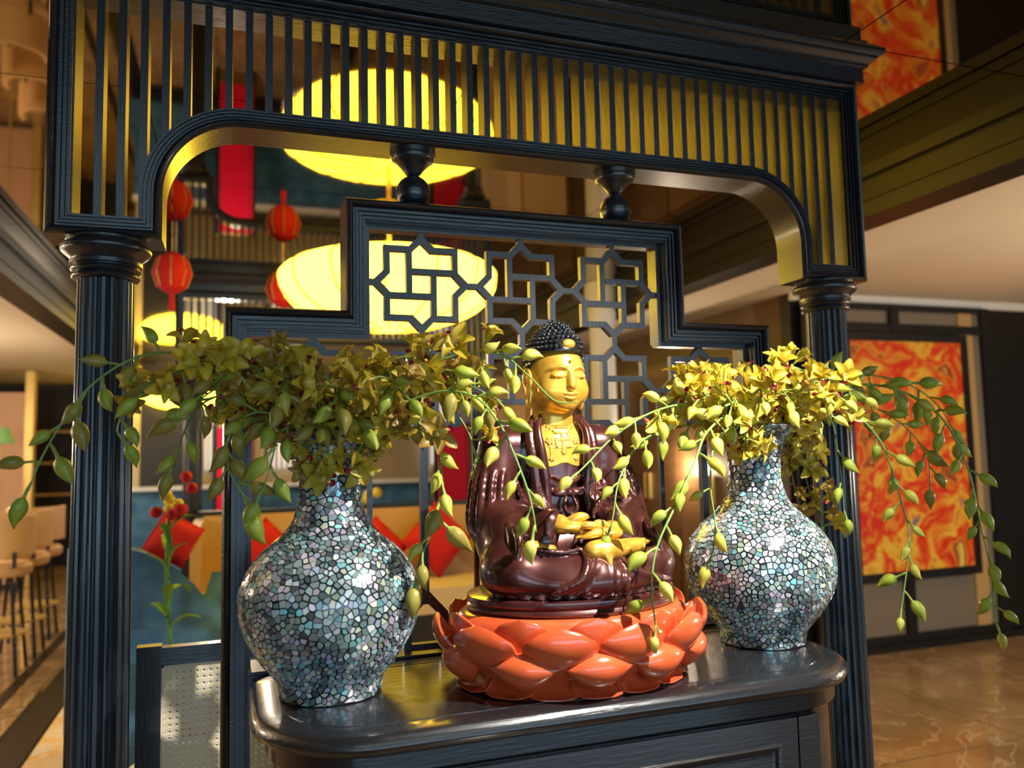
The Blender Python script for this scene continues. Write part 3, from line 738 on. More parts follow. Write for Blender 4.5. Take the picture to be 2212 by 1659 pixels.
# head
gh = Grid((-.085, -.165, .375), (.085, .02, .63), .00135)
TI = .10
def T(p): # head tilt about its base
    x, y, z = p; y += .085; z -= .42
    return (x, y*math.cos(TI)+z*math.sin(TI)-.085, -y*math.sin(TI)+z*math.cos(TI)+.42)
def he(c, r, k=.01, op='u', rx=0): gh.ell(T(c), r, k, op, TI+rx)
he((0, -.085, .515), (.063, .070, .072), .01); he((0, -.076, .470), (.060, .060, .054), .03); he((0, -.066, .446), (.044, .046, .030), .03)
for s in (-1, 1):
    he((s*.032, -.036, .470), (.024, .018, .024), .02)                       # cheeks
    gh.chain([T((s*.006, -.0165, .517)), T((s*.020, -.0165, .5245)), T((s*.037, -.027, .520)), T((s*.047, -.04, .511))], .0032, .0024, .006)   # brow
    he((s*.0255, -.0225, .5030), (.0180, .0085, .0090), .004)                # eyelid
    gh.chain([T((s*.010, -.0150, .5005)), T((s*.022, -.0120, .4965)), T((s*.034, -.0195, .4985)), T((s*.041, -.029, .502))],   .0021, .0019, .0010, 's')
    he((s*.0068, -.0110, .4775), (.0055, .0058, .0045), .003)               # nostril wings
    # ear
    gh.ell(T((s*.0675, -.090, .490)), (.0085, .020, .032), .003, rx=TI); gh.ell(T((s*.0675, -.082, .450)), (.0075, .012, .030), .006)
    gh.ell(T((s*.078, -.086, .494)), (.006, .010, .019), .003, 's')
gh.chain([T((0, -.0165, .520)), T((0, -.0115, .50)), T((0, -.0070, .482)), T((0, -.0080, .4775))], .0050, .0075, .008)
gh.ell(T((0, -.0075, .4790)), (.0068, .0060, .0050), .004)
gh.ell(T((0, -.028, .434)), (.019, .013, .012), .014)
gh.ell(T((0, -.0155, .5385)), (.0036, .0036, .0036), .001)
FS = gh.f.copy()
def fs(x, z, off):
    p = T((x, -.02, z)); i = int(round((p[0]-gh.ax[0][0])/gh.h)); k = int(round((p[2]-gh.ax[2][0])/gh.h)); n_ = np.where(FS[i, :, k] < 0)[0]
    return (p[0], float(gh.ax[1][n_[-1]])+off, p[2])
gh.chain([fs(-.0185, .4590, -.0010), fs(-.008, .4612, .0004), fs(0, .4598, .0008), fs(.008, .4612, .0004), fs(.0185, .4590, -.0010)], .0034, .0034, .0025)
gh.chain([fs(-.0135, .4525, -.0012), fs(0, .4500, .0008), fs(.0135, .4525, -.0012)], .0044, .0044, .0025)
gh.chain([fs(-.0215, .4590, .0006), fs(-.010, .4560, .0026), fs(0, .4553, .0032), fs(.010, .4560, .0026), fs(.0215, .4590, .0006)], .0017, .0017, .0008, 's')
for s in (-1, 1): gh.chain([fs(s*.0095, .5000, .0008), fs(s*.022, .4960, .0010), fs(s*.034, .4972, .0008), fs(s*.0425, .5015, .0006)], .0019, .0017, .0008, 's')
gh.cap((0, -.098, .372), (0, -.09, .45), .052, .047, .012)
for z in (.393, .405, .417): gh.chain([(-.04, -.065, z+.004), (0, -.050, z-.002), (.04, -.065, z+.004)], .0016, .0016, .002, 's')
X, Y, Z = [a.reshape([-1 if k == d else 1 for k in range(3)]) for d, a in enumerate(gh.ax)]
gh.f = np.maximum(gh.f, .38-Z+0*X+0*Y)
def turn_head(o):
    A = .13; c = Vector((0, .09, 0)); o.rotation_euler = (0, 0, PI+A); o.location = c+Matrix.Rotation(A, 3, 'Z') @ (-c*1.09)+Vector((0, 0, dz0-.012)); o.scale = (1.09, 1.09, 1.03)
head = put_part('gilded_head', gh.mesh('gilded_head', 'gilt')); turn_head(head)
# hair cap, crown bump and curls
gr = Grid((-.09, -.185, .46), (.09, .02, .655), .0022)
gr.ell(T((0, -.088, .535)), (.0655, .0735, .062), .01, rx=TI); gr.ell(T((0, -.09, .568)), (.056, .060, .040), .02, rx=TI); gr.ell(T((0, -.09, .60)), (.034, .035, .032), .022, rx=TI)
X, Y, Z = [a.reshape([-1 if k == d else 1 for k in range(3)]) for d, a in enumerate(gr.ax)]
hz = np.clip(.553+(Y+.03)*.5, .475, .56); hz = np.where(Y > -.055, .5565+.6*(Y+.02)*0, hz) if False else np.interp(Y, [-.19, -.12, -.075, -.05, .02], [.47, .48, .515, .552, .556]).astype(np.float32)
gr.f = np.maximum(gr.f, hz-Z+0*X)
hair = put_part('hair', gr.mesh('hair', 'hair')); turn_head(hair)
hf = gr.f
def hair_hit(d, c):
    t = .0
    while t < .13:
        p = (c[0]+d[0]*t, c[1]+d[1]*t, c[2]+d[2]*t); ii = [int(round((p[q]-gr.ax[q][0])/gr.h)) for q in range(3)]
        if any(i < 0 or i >= len(gr.ax[q]) for q, i in enumerate(ii)): return None
        if t > .02 and hf[tuple(ii)] > -.0005: return p
        t += .0012
    return None
curl = MB().sphere((0, 0, 0), .0053, 8, 5).tube([(.003*math.cos(a)*(1-a/14), .003*math.sin(a)*(1-a/14), .0045+.0004*a) for a in [i*.9 for i in range(9)]], .0011, 5).mesh('curl', 'hair', True)
cc0 = T((0, -.09, .566)); nc = 0
def hairline(y): return float(np.interp(y, [-.19, -.12, -.075, -.05, .02], [.47, .48, .515, .552, .556]))
for row, (el, cnt) in enumerate(((-.78, 26), (-.58, 31), (-.38, 35), (-.19, 37), (0, 37), (.19, 35), (.38, 31), (.56, 27), (.73, 23), (.89, 18), (1.04, 13), (1.2, 8), (1.4, 4))):
    for k in range(cnt):
        a = 2*PI*(k+.5*(row % 2)+.13*row)/cnt; d = Vector((math.cos(a)*math.cos(el), math.sin(a)*math.cos(el), math.sin(el)))
        p = hair_hit(d, cc0)
        if p is None: continue
        if p[2]-hairline(p[1]) < .003: continue
        if abs(p[0]) < .019 and p[1] > -.06 and .556 < p[2] < .586: continue
        o = link('curl', curl, hair); o.location = p; o.rotation_euler = d.to_track_quat('Z', 'Y').to_euler(); nc += 1
jp = hair_hit(Vector((0, .99, .09)).normalized(), cc0)
MB().sphere((jp[0], jp[1]-.001, jp[2]), 1, 20, 12, (.0165, .0085, .0120)).build('forehead_jewel', 'gilt', hair, True)
# hands folded in the lap
ga = Grid((-.13, .02, .085), (.13, .17, .20), .0016)
def hand(s, z, y):
    # palm with four fingers pointing across the lap, thumb rising to the centre; x mirrored with s
    ga.cap((s*.085, y-.045, z+.016), (s*.062, y-.008, z+.008), .024, .022, .012)
    ga.ell((s*.045, y+.002, z+.003), (.036, .027, .0145), .010)
    for i in range(4):
        yy = y+.024-.0145*i; ln = (.044, .052, .050, .042)[i]
        ga.chain([(s*.028, yy, z+.004), (s*(.012), yy+.003, z+.007), (s*(-.008), yy+.003, z+.004), (s*(.022-ln-.005), yy+.001, z-.002)], .0092, .0078, .0025)
    ga.chain([(s*.055, y-.004, z+.012), (s*.038, y+.008, z+.020), (s*.020, y+.012, z+.026), (s*.004, y+.016, z+.025)], .0105, .0085, .004)
hand(-1, .128, .105); hand(1, .146, .100)
put_part('gilded_hands', ga.mesh('gilded_hands', 'gilt'))
# upturned foot resting on the left thigh, and the toes peeping out at the other knee
gf = Grid((-.20, .04, .07), (.17, .19, .15), .0018)
gf.cap(F3((-.005, .142, .098)), F3((.115, .118, .101)), .022, .018, .01); gf.ell(F3((.03, .140, .098)), (.045, .022, .024), .012)
gf.cap(F3((.02, .155, .090)), F3((.022, .168, .066)), .011, .005, .01)
for i in range(5):
    gf.chain([F3((.105, .128-.009*i, .108-.003*i)), F3((.128, .122-.009*i, .110-.003*i)), F3((.146-.003*i, .117-.009*i, .108-.003*i))], .0085-.0007*i, .0072-.0007*i, .002)
gf.ell(F3((-.125, .098, .108)), (.030, .018, .016), .006); gf.ell(F3((-.10, .108, .104)), (.02, .014, .012), .006)
put_part('gilded_foot', gf.mesh('gilded_foot', 'gilt'))

# ------------------------------------------------------------------ orchids
def tepal(L_, Wd, cup, curl_, c0, c1, nu=4, nv=7):
    V = []; F = []; col = []
    for j in range(nv+1):
        v = j/nv; wd = Wd*(math.sin(PI*min(.10+.86*v, 1))**.8)+.0006; x = L_*v; z = curl_*math.sin(v*2.4)*L_-.35*curl_*v*v*L_
        for i in range(nu+1):
            u = -1+2*i/nu; V.append((x, u*wd, z+cup*u*u*wd)); k = min(1, .25+.75*max(abs(u)**2, v**2)); col.append(tuple(a*(1-k)+b*k for a, b in zip(c0, c1)))
    m = nu+1
    for j in range(nv):
        for i in range(nu): a = j*m+i; F.append((a, a+1, a+m+1, a+m))
    return MB().add(V, F, col)
YEL = ((.74, .62, .05), (.60, .42, .03)); OLV = ((.60, .53, .05), (.47, .33, .03)); BRN = ((.50, .36, .05), (.33, .18, .03)); LIM = ((.74, .70, .10), (.66, .54, .05))
SEP = [tepal(.047, .0125, .5, .25, *c).mesh('sepal', 'petal', True) for c in (YEL, OLV, BRN, LIM)]
PET = [tepal(.043, .0112, .6, .38, *c).mesh('petal', 'petal', True) for c in (YEL, OLV, BRN, LIM)]
LIP = tepal(.028, .0105, 1.0, .5, (.80, .66, .20), (.72, .52, .07)).mesh('lip', 'petal', True)
LIPR = tepal(.011, .0060, .8, -.6, (.40, .02, .04), (.16, .004, .012), 4, 4).mesh('lip_tip', 'petal', True)
FC = MB().tube([(0, 0, -.026), (.003, 0, -.015), (.002, 0, -.004), (0, 0, 0), (-.003, 0, .007), (-.002, 0, .014)], [.0017, .0021, .0028, .0036, .0036, .0030], 6, [(.34, .40, .08)]*3+[(.6, .55, .12)]*2+[(.75, .66, .25)]).mesh('flower', 'petal', True)
def flower_proto(kind, opening):
    f = bpy.data.objects.new('flower', FC)
    for nm, lst, phis in (('sepal', SEP, (180, 62, -62)), ('petal', PET, (118, -118))):
        for p in phis:
            o = bpy.data.objects.new(nm, lst[kind]); o.parent = f
            o.rotation_euler = (Matrix.Rotation(math.radians(p+rnd.uniform(-9, 9)), 3, 'Z') @ Matrix.Rotation(-opening*rnd.uniform(.75, 1.25), 3, 'Y')).to_euler()
    l = bpy.data.objects.new('lip', LIP); l.parent = f; l.location = (.003, 0, .001); l.rotation_euler = (0, -.75, 0)
    t = bpy.data.objects.new('lip_tip', LIPR); t.parent = f; t.location = (.018, 0, .022); t.rotation_euler = (0, -.1, 0)
    return f
FL = [flower_proto(k, op) for k in range(4) for op in (.35, .7, 1.02)]
def bud_mesh(L_, R_, c0, c1):
    b = MB(); P = []; rs = []; cs = []
    ped = [(0, 0, 0), (0, .004, .010), (0, .006, .020)]
    for i, p in enumerate(ped): P.append(p); rs.append(.0017+.0006*i/2); cs.append((.34, .44, .08))
    for k in range(1, 10):
        v = k/9; r = R_*(math.sin(PI*min(v**.75*.96+.06, 1))**.9); P.append((0, .006+.006*math.sin(v*2.5), .020+L_*v)); rs.append(max(r, .0006)); q = v**1.3
        cs.append(tuple(a*(1-q)+c*q for a, c in zip(c0, c1)))
    b.tube(P, rs, 9, cs)
    # ridged outer sepals: push every third column outwards
    n = 9; V = [list(v) for v in b.v]
    for i in range(3, len(P)):
        for k in range(n):
            if k % 3 == 0:
                c = P[i]; v = V[i*n+k]; s = 1.16
                for d in (0, 1): v[d] = c[d]+(v[d]-c[d])*s
                b.c[i*n+k] = tuple(x*.72 for x in b.c[i*n+k])
    b.v = [tuple(v) for v in V]
    return b.mesh('bud', 'petal', True)
BUD = [bud_mesh(.040, .0098, (.50, .60, .07), (.44, .48, .05)), bud_mesh(.036, .0088, (.64, .66, .10), (.68, .56, .07)), bud_mesh(.044, .0105, (.48, .42, .07), (.38, .27, .05)), bud_mesh(.034, .0092, (.74, .74, .16), (.76, .64, .10))]
def stalk(pts, label, group, fl=(.1, .6), nf=8, bd=(.6, 1), nb=5, kinds=(0, 1), bk=(0, 1), size=1, seed=0, stem='stem', r=.0026, droop=.5, bsize=1):
    rr_ = random.Random(seed); P = catmull(pts, 8); L_ = [0]
    for a, b in zip(P[:-1], P[1:]): L_.append(L_[-1]+(b-a).length)
    e = empty('orchid_stalk', P[0], 0, label, 'flower', group); Q = [p-P[0] for p in P]
    MB().tube(Q, [r*(1.25-.65*l/L_[-1]) for l in L_], 7).build('stem', stem, e, True)
    def at(s):
        x = s*L_[-1]; i = max(0, min(len(L_)-2, int(np.searchsorted(L_, x))-1)); k = (x-L_[i])/max(1e-6, L_[i+1]-L_[i]); return Q[i].lerp(Q[i+1], k), (Q[i+1]-Q[i]).normalized()
    camd = Vector(CAM)-P[0]; camd.normalize()
    for i in range(nf):
        s = fl[0]+(fl[1]-fl[0])*(i+.5*rr_.random())/max(nf, 1); p, t = at(s)
        d = Vector((rr_.gauss(0, 1), rr_.gauss(0, 1), rr_.gauss(.15, .8)))+camd*.55; d = (d-t*d.dot(t)*.8).normalized()
        kf = rr_.choice(kinds)*3+rr_.choice((0, 1, 1, 2)); f = copy_tree(FL[kf], e)
        sz = size*rr_.uniform(.85, 1.12); f.location = p+d*.027*sz; f.scale = (sz,)*3
        q = d.to_track_quat('Z', 'X'); f.rotation_euler = (q.to_matrix() @ Matrix.Rotation(rr_.uniform(0, 6.28), 3, 'Z')).to_euler()
    for i in range(nb):
        s = min(1, bd[0]+(bd[1]-bd[0])*(i+.6)/max(nb, 1)); p, t = at(s); sgn = 1 if i % 2 else -1
        side = t.cross(camd).normalized()*sgn
        d = (side*rr_.uniform(.5, 1.0)+t*.55+Vector((0, 0, -droop))+camd*rr_.uniform(-.2, .5)+Vector((rr_.gauss(0, .2), rr_.gauss(0, .2), rr_.gauss(0, .2)))).normalized()
        if i == nb-1 and bd[1] >= 1: d = (t+Vector((0, 0, -.4))).normalized()
        o = link('bud', BUD[rr_.choice(bk)], e); o.location = p; sz = 1.25*bsize*size*rr_.uniform(.8, 1.15); o.scale = (sz,)*3
        q = d.to_track_quat('Z', 'Y'); o.rotation_euler = (q.to_matrix() @ Matrix.Rotation(rr_.uniform(0, 6.28), 3, 'Z')).to_euler()
    return e
VL = Vector((-.522, -.2, TZ+VH)); VR = Vector((.516, -.197, TZ+VH))
def pix(V0, lst):
    out = [V0+Vector((0, 0, -.12))]
    for x, y, Y in lst: out.append(Vector(atY(x, y, Y)))
    out[0] = out[0]+(out[1]-V0)*.12
    return out
GL, GR = 'orchid stalks in the left vase', 'orchid stalks in the right vase'
# -- key trailing stalks, left vase
stalk(pix(VL, [(650, 880, -.2), (520, 790, -.2), (400, 765, -.2), (300, 770, -.22), (200, 830, -.24), (130, 920, -.25), (85, 1000, -.26), (62, 1060, -.26)]), 'long orchid stalk with green buds reaching past the left column', GL, (.12, .55), 11, (.5, 1), 11, (1, 2, 0), (0, 0, 2), 1, 11, 'stem')
stalk(pix(VL, [(640, 900, -.2), (500, 830, -.2), (380, 810, -.2), (290, 850, -.2), (255, 920, -.2), (262, 950, -.2)]), 'orchid stalk with open flowers crossing the left column below the long bud stalk', GL, (.15, .92), 14, (.9, 1), 2, (0, 1, 2), (2, 0), 1.05, 12)
stalk(pix(VL, [(650, 920, -.21), (540, 850, -.22), (440, 870, -.22), (395, 940, -.22), (375, 1010, -.22)]), 'drooping bud stalk hanging between left column and screen post', GL, (.1, .6), 8, (.45, 1), 9, (1, 2), (0, 2), 1, 13, 'stem_dark')
stalk(pix(VL, [(640, 930, -.25), (560, 890, -.28), (500, 930, -.28), (490, 1000, -.28), (520, 1060, -.28), (540, 1085, -.28)]), 'brown bud stalk hanging left of the dark vase neck', GL, (.1, .4), 4, (.4, 1), 8, (2, 1), (2, 2, 0), 1.15, 14)
stalk(pix(VL, [(660, 930, -.27), (610, 930, -.3), (585, 1000, -.3), (565, 1070, -.3)]), 'short green bud stalk bent down against the dark vase neck', GL, (.1, .3), 2, (.5, 1), 4, (1,), (0,), 1.1, 15)
stalk(pix(VL, [(800, 880, -.24), (900, 800, -.28), (1000, 765, -.32), (1080, 765, -.36), (1140, 810, -.42), (1190, 860, -.45), (1220, 870, -.46), (1248, 868, -.47)]), 'orchid stalk whose bare tip crosses the face of the statue', GL, (.15, .68), 11, (.6, .78), 6, (0, 1, 0), (1, 3, 0), 1, 16, 'stem', .0022)
stalk(pix(VL, [(820, 910, -.3), (930, 850, -.36), (1020, 855, -.42), (1075, 910, -.46), (1110, 980, -.48), (1140, 1060, -.5), (1152, 1110, -.51), (1158, 1150, -.51)]), 'green bud stalk hanging in front of the statue shoulder', GL, (.1, .45), 7, (.45, 1), 11, (0, 1), (0, 1, 3), .95, 17, 'stem')
stalk(pix(VL, [(800, 920, -.26), (880, 900, -.3), (940, 960, -.32), (955, 1050, -.33), (935, 1140, -.33), (905, 1215, -.33), (900, 1250, -.33)]), 'wilting brown orchid stalk hanging down to the dark vase shoulder', GL, (.1, .55), 9, (.5, 1), 8, (2, 0, 2), (2, 2, 1), 1.1, 18, 'stem_dark')
stalk(pix(VL, [(760, 880, -.2), (860, 830, -.2), (960, 870, -.2), (1010, 930, -.2), (1030, 1000, -.2)]), 'flowering orchid stalk drooping beside the statue right shoulder', GL, (.1, .95), 13, (.9, 1), 2, (2, 1, 0), (2, 1), 1, 19)
# -- key trailing stalks, right vase
stalk(pix(VR, [(1580, 880, -.25), (1500, 870, -.3), (1410, 890, -.36), (1330, 940, -.42), (1270, 1000, -.46), (1240, 1030, -.48)]), 'yellow bud stalk reaching left to the statue chest', GR, (.1, .6), 9, (.35, 1), 12, (3, 0), (1, 3), .95, 21, 'stem')
stalk(pix(VR, [(1590, 900, -.3), (1530, 930, -.38), (1500, 1000, -.44), (1460, 1090, -.48), (1420, 1180, -.5), (1408, 1260, -.51), (1415, 1340, -.51), (1425, 1370, -.51)]), 'longest bud stalk hanging in front of the lotus pedestal', GR, (.08, .35), 5, (.25, 1), 13, (3, 0), (1, 3, 0), 1, 22, 'stem', .003)
stalk(pix(VR, [(1600, 920, -.32), (1545, 960, -.4), (1535, 1050, -.42), (1545, 1130, -.43), (1540, 1190, -.43), (1530, 1225, -.43)]), 'bud stalk hanging over the front of the bright vase', GR, (.1, .5), 7, (.55, 1), 4, (3, 0), (3, 1), .95, 23)
stalk(pix(VR, [(1720, 860, -.2), (1850, 830, -.2), (1960, 850, -.22), (2040, 910, -.24), (2090, 1010, -.26), (2115, 1120, -.27), (2140, 1230, -.28), (2150, 1330, -.28), (2155, 1360, -.28)]), 'long green bud stalk hanging at the far right edge', GR, (.1, .3), 6, (.22, 1), 22, (0, 3), (0, 0, 1), 1.08, 24, 'stem', .003)
stalk(pix(VR, [(1720, 880, -.22), (1820, 880, -.26), (1900, 950, -.3), (1940, 1060, -.32), (1965, 1160, -.33), (1955, 1260, -.33), (1945, 1330, -.33)]), 'green bud stalk hanging in front of the painting', GR, (.1, .45), 7, (.4, 1), 12, (0, 3), (1, 0), 1, 25, 'stem', .0028)
stalk(pix(VR, [(1700, 900, -.15), (1730, 940, -.12), (1740, 1030, -.1), (1770, 1120, -.1), (1785, 1180, -.1)]), 'shaded olive orchid stalk hanging behind the bright vase', GR, (.1, 1), 18, (.9, 1), 2, (1, 2), (2, 0), 1, 26, 'stem_dark')
stalk(pix(VR, [(1690, 910, -.12), (1700, 960, -.08), (1715, 1050, -.06), (1740, 1140, -.06)]), 'second shaded olive stalk close against the bright vase shoulder', GR, (.1, 1), 14, (.9, 1), 2, (1, 2), (2, 0), 1, 27, 'stem_dark')
stalk(pix(VR, [(1720, 850, -.16), (1850, 810, -.14), (1960, 830, -.14), (2030, 880, -.14), (2070, 950, -.15)]), 'thick green bud stalk arching right above the painting', GR, (.1, .3), 4, (.2, 1), 16, (0, 1), (0, 0, 2), 1.2, 28, 'stem', .0028)
stalk(pix(VR, [(1720, 890, -.18), (1830, 860, -.18), (1940, 910, -.18), (2000, 980, -.18), (2010, 1050, -.18)]), 'green bud stalk drooping in the middle of the painting', GR, (.1, .4), 5, (.3, 1), 14, (1, 2), (0, 2), 1.1, 29, 'stem')
stalk(pix(VR, [(1590, 910, -.25), (1480, 920, -.3), (1390, 950, -.36), (1340, 1030, -.4), (1325, 1110, -.42), (1318, 1150, -.42)]), 'bud stalk hanging over the statue left arm', GR, (.1, .4), 6, (.4, 1), 10, (3, 1), (1, 0), .95, 30)
stalk(pix(VR, [(1720, 880, -.2), (1790, 900, -.2), (1810, 980, -.2), (1820, 1060, -.2), (1825, 1130, -.2)]), 'thin bud stalk hanging in front of the right column', GR, (.05, .4), 6, (.6, 1), 3, (1, 0), (0,), 1, 31, 'stem_dark')
# -- the dense mounds above each vase
def mound(V0, label, group, az, seed, kinds, bk):
    r2 = random.Random(seed)
    for k, (a, reach, rise) in enumerate(az):
        a = math.radians(a); d = Vector((math.cos(a), math.sin(a), 0))
        pts = [V0+Vector((0, 0, -.12)), V0+d*.035+Vector((0, 0, .02)), V0+d*reach*.4+Vector((0, 0, rise*.85)), V0+d*reach*.72+Vector((0, 0, rise)), V0+d*reach+Vector((0, 0, rise*.55))]
        stalk(pts, label, group, (.32, 1), r2.choice((9, 10, 11)), (.8, 1), 3, kinds, bk, 1, seed*50+k, 'stem_dark')
mound(VL, 'short flowering orchid stalk in the dense mound above the dark left vase', GL, [(180, .27, .10), (150, .20, .15), (210, .28, .12), (240, .24, .10), (270, .18, .08), (300, .24, .10), (330, .30, .13), (0, .30, .14), (20, .28, .12), (40, .22, .14), (195, .36, .13), (345, .36, .10), (170, .18, .17), (10, .18, .16), (255, .14, .03), (285, .15, .03), (215, .2, .03), (325, .2, .03)], 3, (0, 1, 0, 2), (2, 0, 1))
mound(VR, 'short yellow orchid stalk in the dense mound above the bright right vase', GR, [(180, .24, .10), (150, .18, .12), (210, .28, .08), (240, .24, .09), (270, .16, .08), (300, .22, .10), (330, .26, .12), (0, .26, .14), (15, .22, .15), (35, .18, .14), (195, .30, .08), (225, .28, .06), (315, .18, .04), (200, .2, .02)], 4, (0, 3, 0, 1), (1, 3))

# ------------------------------------------------------------------ cane-backed chair behind the screen
ch = empty('cane_chair', (-.72, .55, 0), 0, 'black wooden chair with woven cane backrest behind the screen post', 'chair')
zt = ZC+atY(300, 1400, .42)[2]-ZC; xl = atY(293, 1480, .42)[0]+.72; xr = xl+.46
for xx in (xl, xr-.06): MB().box(xx, xx+.06, -.13, -.092, .005, zt).build('stile', 'wood', ch)
MB().box(xl+.06, xr-.06, -.128, -.094, zt-.052, zt-.006).build('top_rail', 'wood_h', ch)
MB().box(xl+.06, xr-.06, -.128, -.094, .42, .46).build('lower_rail', 'wood_h', ch)
MB().box(xl, xr, -.09, .38, .40, .46).build('seat', 'blue', ch)
for xx in (xl, xr-.045): MB().box(xx, xx+.045, .33, .375, .005, .40).build('leg', 'wood', ch)
cb = MB(); cx0, cx1, cz0, cz1 = xl+.06, xr-.06, .46, zt-.052; yb = -.116
for q in ((cx0, cx0+.006, cz0, cz1), (cx1-.006, cx1, cz0, cz1), (cx0, cx1, cz1-.006, cz1), (cx0, cx1, cz0, cz0+.006)): cb.box(q[0], q[1], yb-.004, yb+.004, q[2], q[3])
cb.build('cane_border', 'cane', ch)
cw = MB(); pt = .0165; wd = .0018
def strip(p, q, dy):
    p = Vector((p[0], 0, p[1])); q = Vector((q[0], 0, q[1])); t = (q-p).normalized(); n = Vector((-t.z, 0, t.x))*wd
    V = [(c.x, yb+dy+e, c.z) for c in (p-n, p+n, q+n, q-n) for e in (-.0005, .0005)]
    cw.add(V, [(0, 2, 4, 6), (7, 5, 3, 1), (0, 1, 3, 2), (4, 5, 7, 6), (2, 3, 5, 4), (6, 7, 1, 0)])
x = cx0+.012
while x < cx1:
    strip((x-.0024, cz0), (x-.0024, cz1), 0); strip((x+.0024, cz0), (x+.0024, cz1), 0); x += pt
z = cz0+.012
while z < cz1:
    strip((cx0, z-.0024), (cx1, z-.0024), -.0012); strip((cx0, z+.0024), (cx1, z+.0024), -.0012); z += pt
Lx, Lz = cx1-cx0, cz1-cz0
k = .004
while k < Lx+Lz:
    a = (cx0+min(k, Lx), cz0+max(0, k-Lx)); b = (cx0+max(0, k-Lz), cz0+min(k, Lz)); strip(a, b, .0012)
    a = (cx0+max(0, Lx-k), cz0+max(0, k-Lx)); b = (cx0+min(Lx, Lx+Lz-k), cz0+min(k, Lz)); strip(a, b, .0022); k += pt
cw.build('cane_webbing', 'cane', ch, kind='stuff')

# ------------------------------------------------------------------ pendant lanterns
def lantern(loc, R_, label):
    e = empty('pendant_lantern', loc, 0, label, 'lamp', 'pendant bowl lanterns')
    pr = [(.002, -.27)]+[(math.sin(a)*1.0, -.27*math.cos(a)**.9) for a in [math.radians(d) for d in range(8, 90, 8)]]+[(1.0, 0)]+[(math.cos(math.radians(d)), .13*math.sin(math.radians(d))) for d in range(8, 84, 8)]+[(.03, .132)]
    MB().lathe([(r*R_, z*R_/.525*.95) for r, z in pr], 64).build('shade', 'lantern', e, True)
    for k in range(14):
        a = 2*PI*k/14; MB().tube([(r*R_*1.004*math.cos(a), r*R_*1.004*math.sin(a), z*R_/.525*.953) for r, z in pr[1:-1]], .0055, 5).build('rib', 'shade_rib', e, True)
    MB().tube([(0, 0, .12), (0, 0, HM-loc[2]-.02)], .012, 8).build('rod', 'gold_trim', e, True)
    MB().lathe([(.09, HM-loc[2]-.03), (.09, HM-loc[2]-.001)], 24).build('canopy', 'gold_trim', e)
    return e
lantern((-.005, 1.93, .845+ZC), .525, 'big glowing yellow bowl lantern above the seating area')
l2 = atZ(395, 842, .84+ZC)
lantern((l2[0], l2[1], .84+ZC), .525, 'small far yellow bowl lantern seen beside the left column')
for l in (('lantern_glow', (-.005, 1.93, .845+ZC)),): pass

# ------------------------------------------------------------------ seating behind the screen
def cushion_mesh(s=.2, t=.075):
    n = 9; V = []; F = []
    for sg in (1, -1):
        for i in range(n):
            for j in range(n):
                u, v = -1+2*i/(n-1), -1+2*j/(n-1); h = (max(0, (1-u**4)*(1-v**4)))**.5; pin = 1-.10*(1-abs(u)**2)*abs(v)**3-.0
                V.append((u*s*(1-.08*(1-v*v)*abs(u)), sg*t*h, v*s*(1-.08*(1-u*u)*abs(v))))
    N = n*n
    for i in range(n-1):
        for j in range(n-1): a = i*n+j; F.append((a, a+1, a+n+1, a+n)); F.append((N+a, N+a+n, N+a+n+1, N+a+1))
    m = MB().add(V, F).mesh('cover', 'red', True); return m
CUSH = cushion_mesh()
def cushion(x, y, Y, s, label, rot=45, tilt=.2):
    p = atY(x, y, Y)
    if Y > 2.5: p[2] = max(p[2], bs+1.36*s)
    e = empty('red_cushion', p, 0, label, 'cushion', 'red scatter cushions')
    o = link('cover', CUSH, e); o.scale = (s/.2,)*3; o.rotation_euler = (-tilt, math.radians(rot), 0)
    f = MB().tube([(s*a, -.0, s*b) for a, b in ((-1, -1), (1, -1), (1, 1), (-1, 1), (-1, -1))], .004, 5).build('piping', 'red', e, True); f.rotation_euler = o.rotation_euler
    f.scale = (.95,)*3
YB = 3.0
bl = atY(440, 1150, YB)[0]; br = 1.15; bt = atY(700, 1104, YB)[2]; bs = atY(800, 1268, YB-.3)[2]
bq = empty('banquette', ((bl+br)/2, YB, 0), 0, 'long tan upholstered banquette bench behind the screen', 'bench'); hwid = (br-bl)/2
MB().box(-hwid, hwid, .0, .12, .03, bt).build('backrest', 'tan', bq)
MB().box(-hwid, hwid, -.5, 0, bs-.14, bs).build('seat', 'beige', bq)
MB().box(-hwid+.02, hwid-.02, -.46, .1, .004, bs-.14).build('base', 'dark_wall', bq)
MB().box(-hwid-.05, -hwid, -.45, .12, .02, bt-.02).build('end_panel', 'tan', bq)
MB().box(-hwid-.03, hwid, .03, .09, bt, bt+.025).build('top_rail', 'black_metal', bq)
for x, y, s, lb in ((575, 1195, .145, 'red cushion on the bench left of the dark vase'), (815, 1200, .14, 'red cushion on the bench half hidden by the dark vase'), (945, 1195, .165, 'largest red cushion on the bench beside the statue'), (1090, 1203, .14, 'red cushion on the bench hidden behind the statue')):
    cushion(x, y, YB-.13, s, lb)
cushion(375, 1165, 2.08, .10, 'red cushion in the blue armchair', 30)
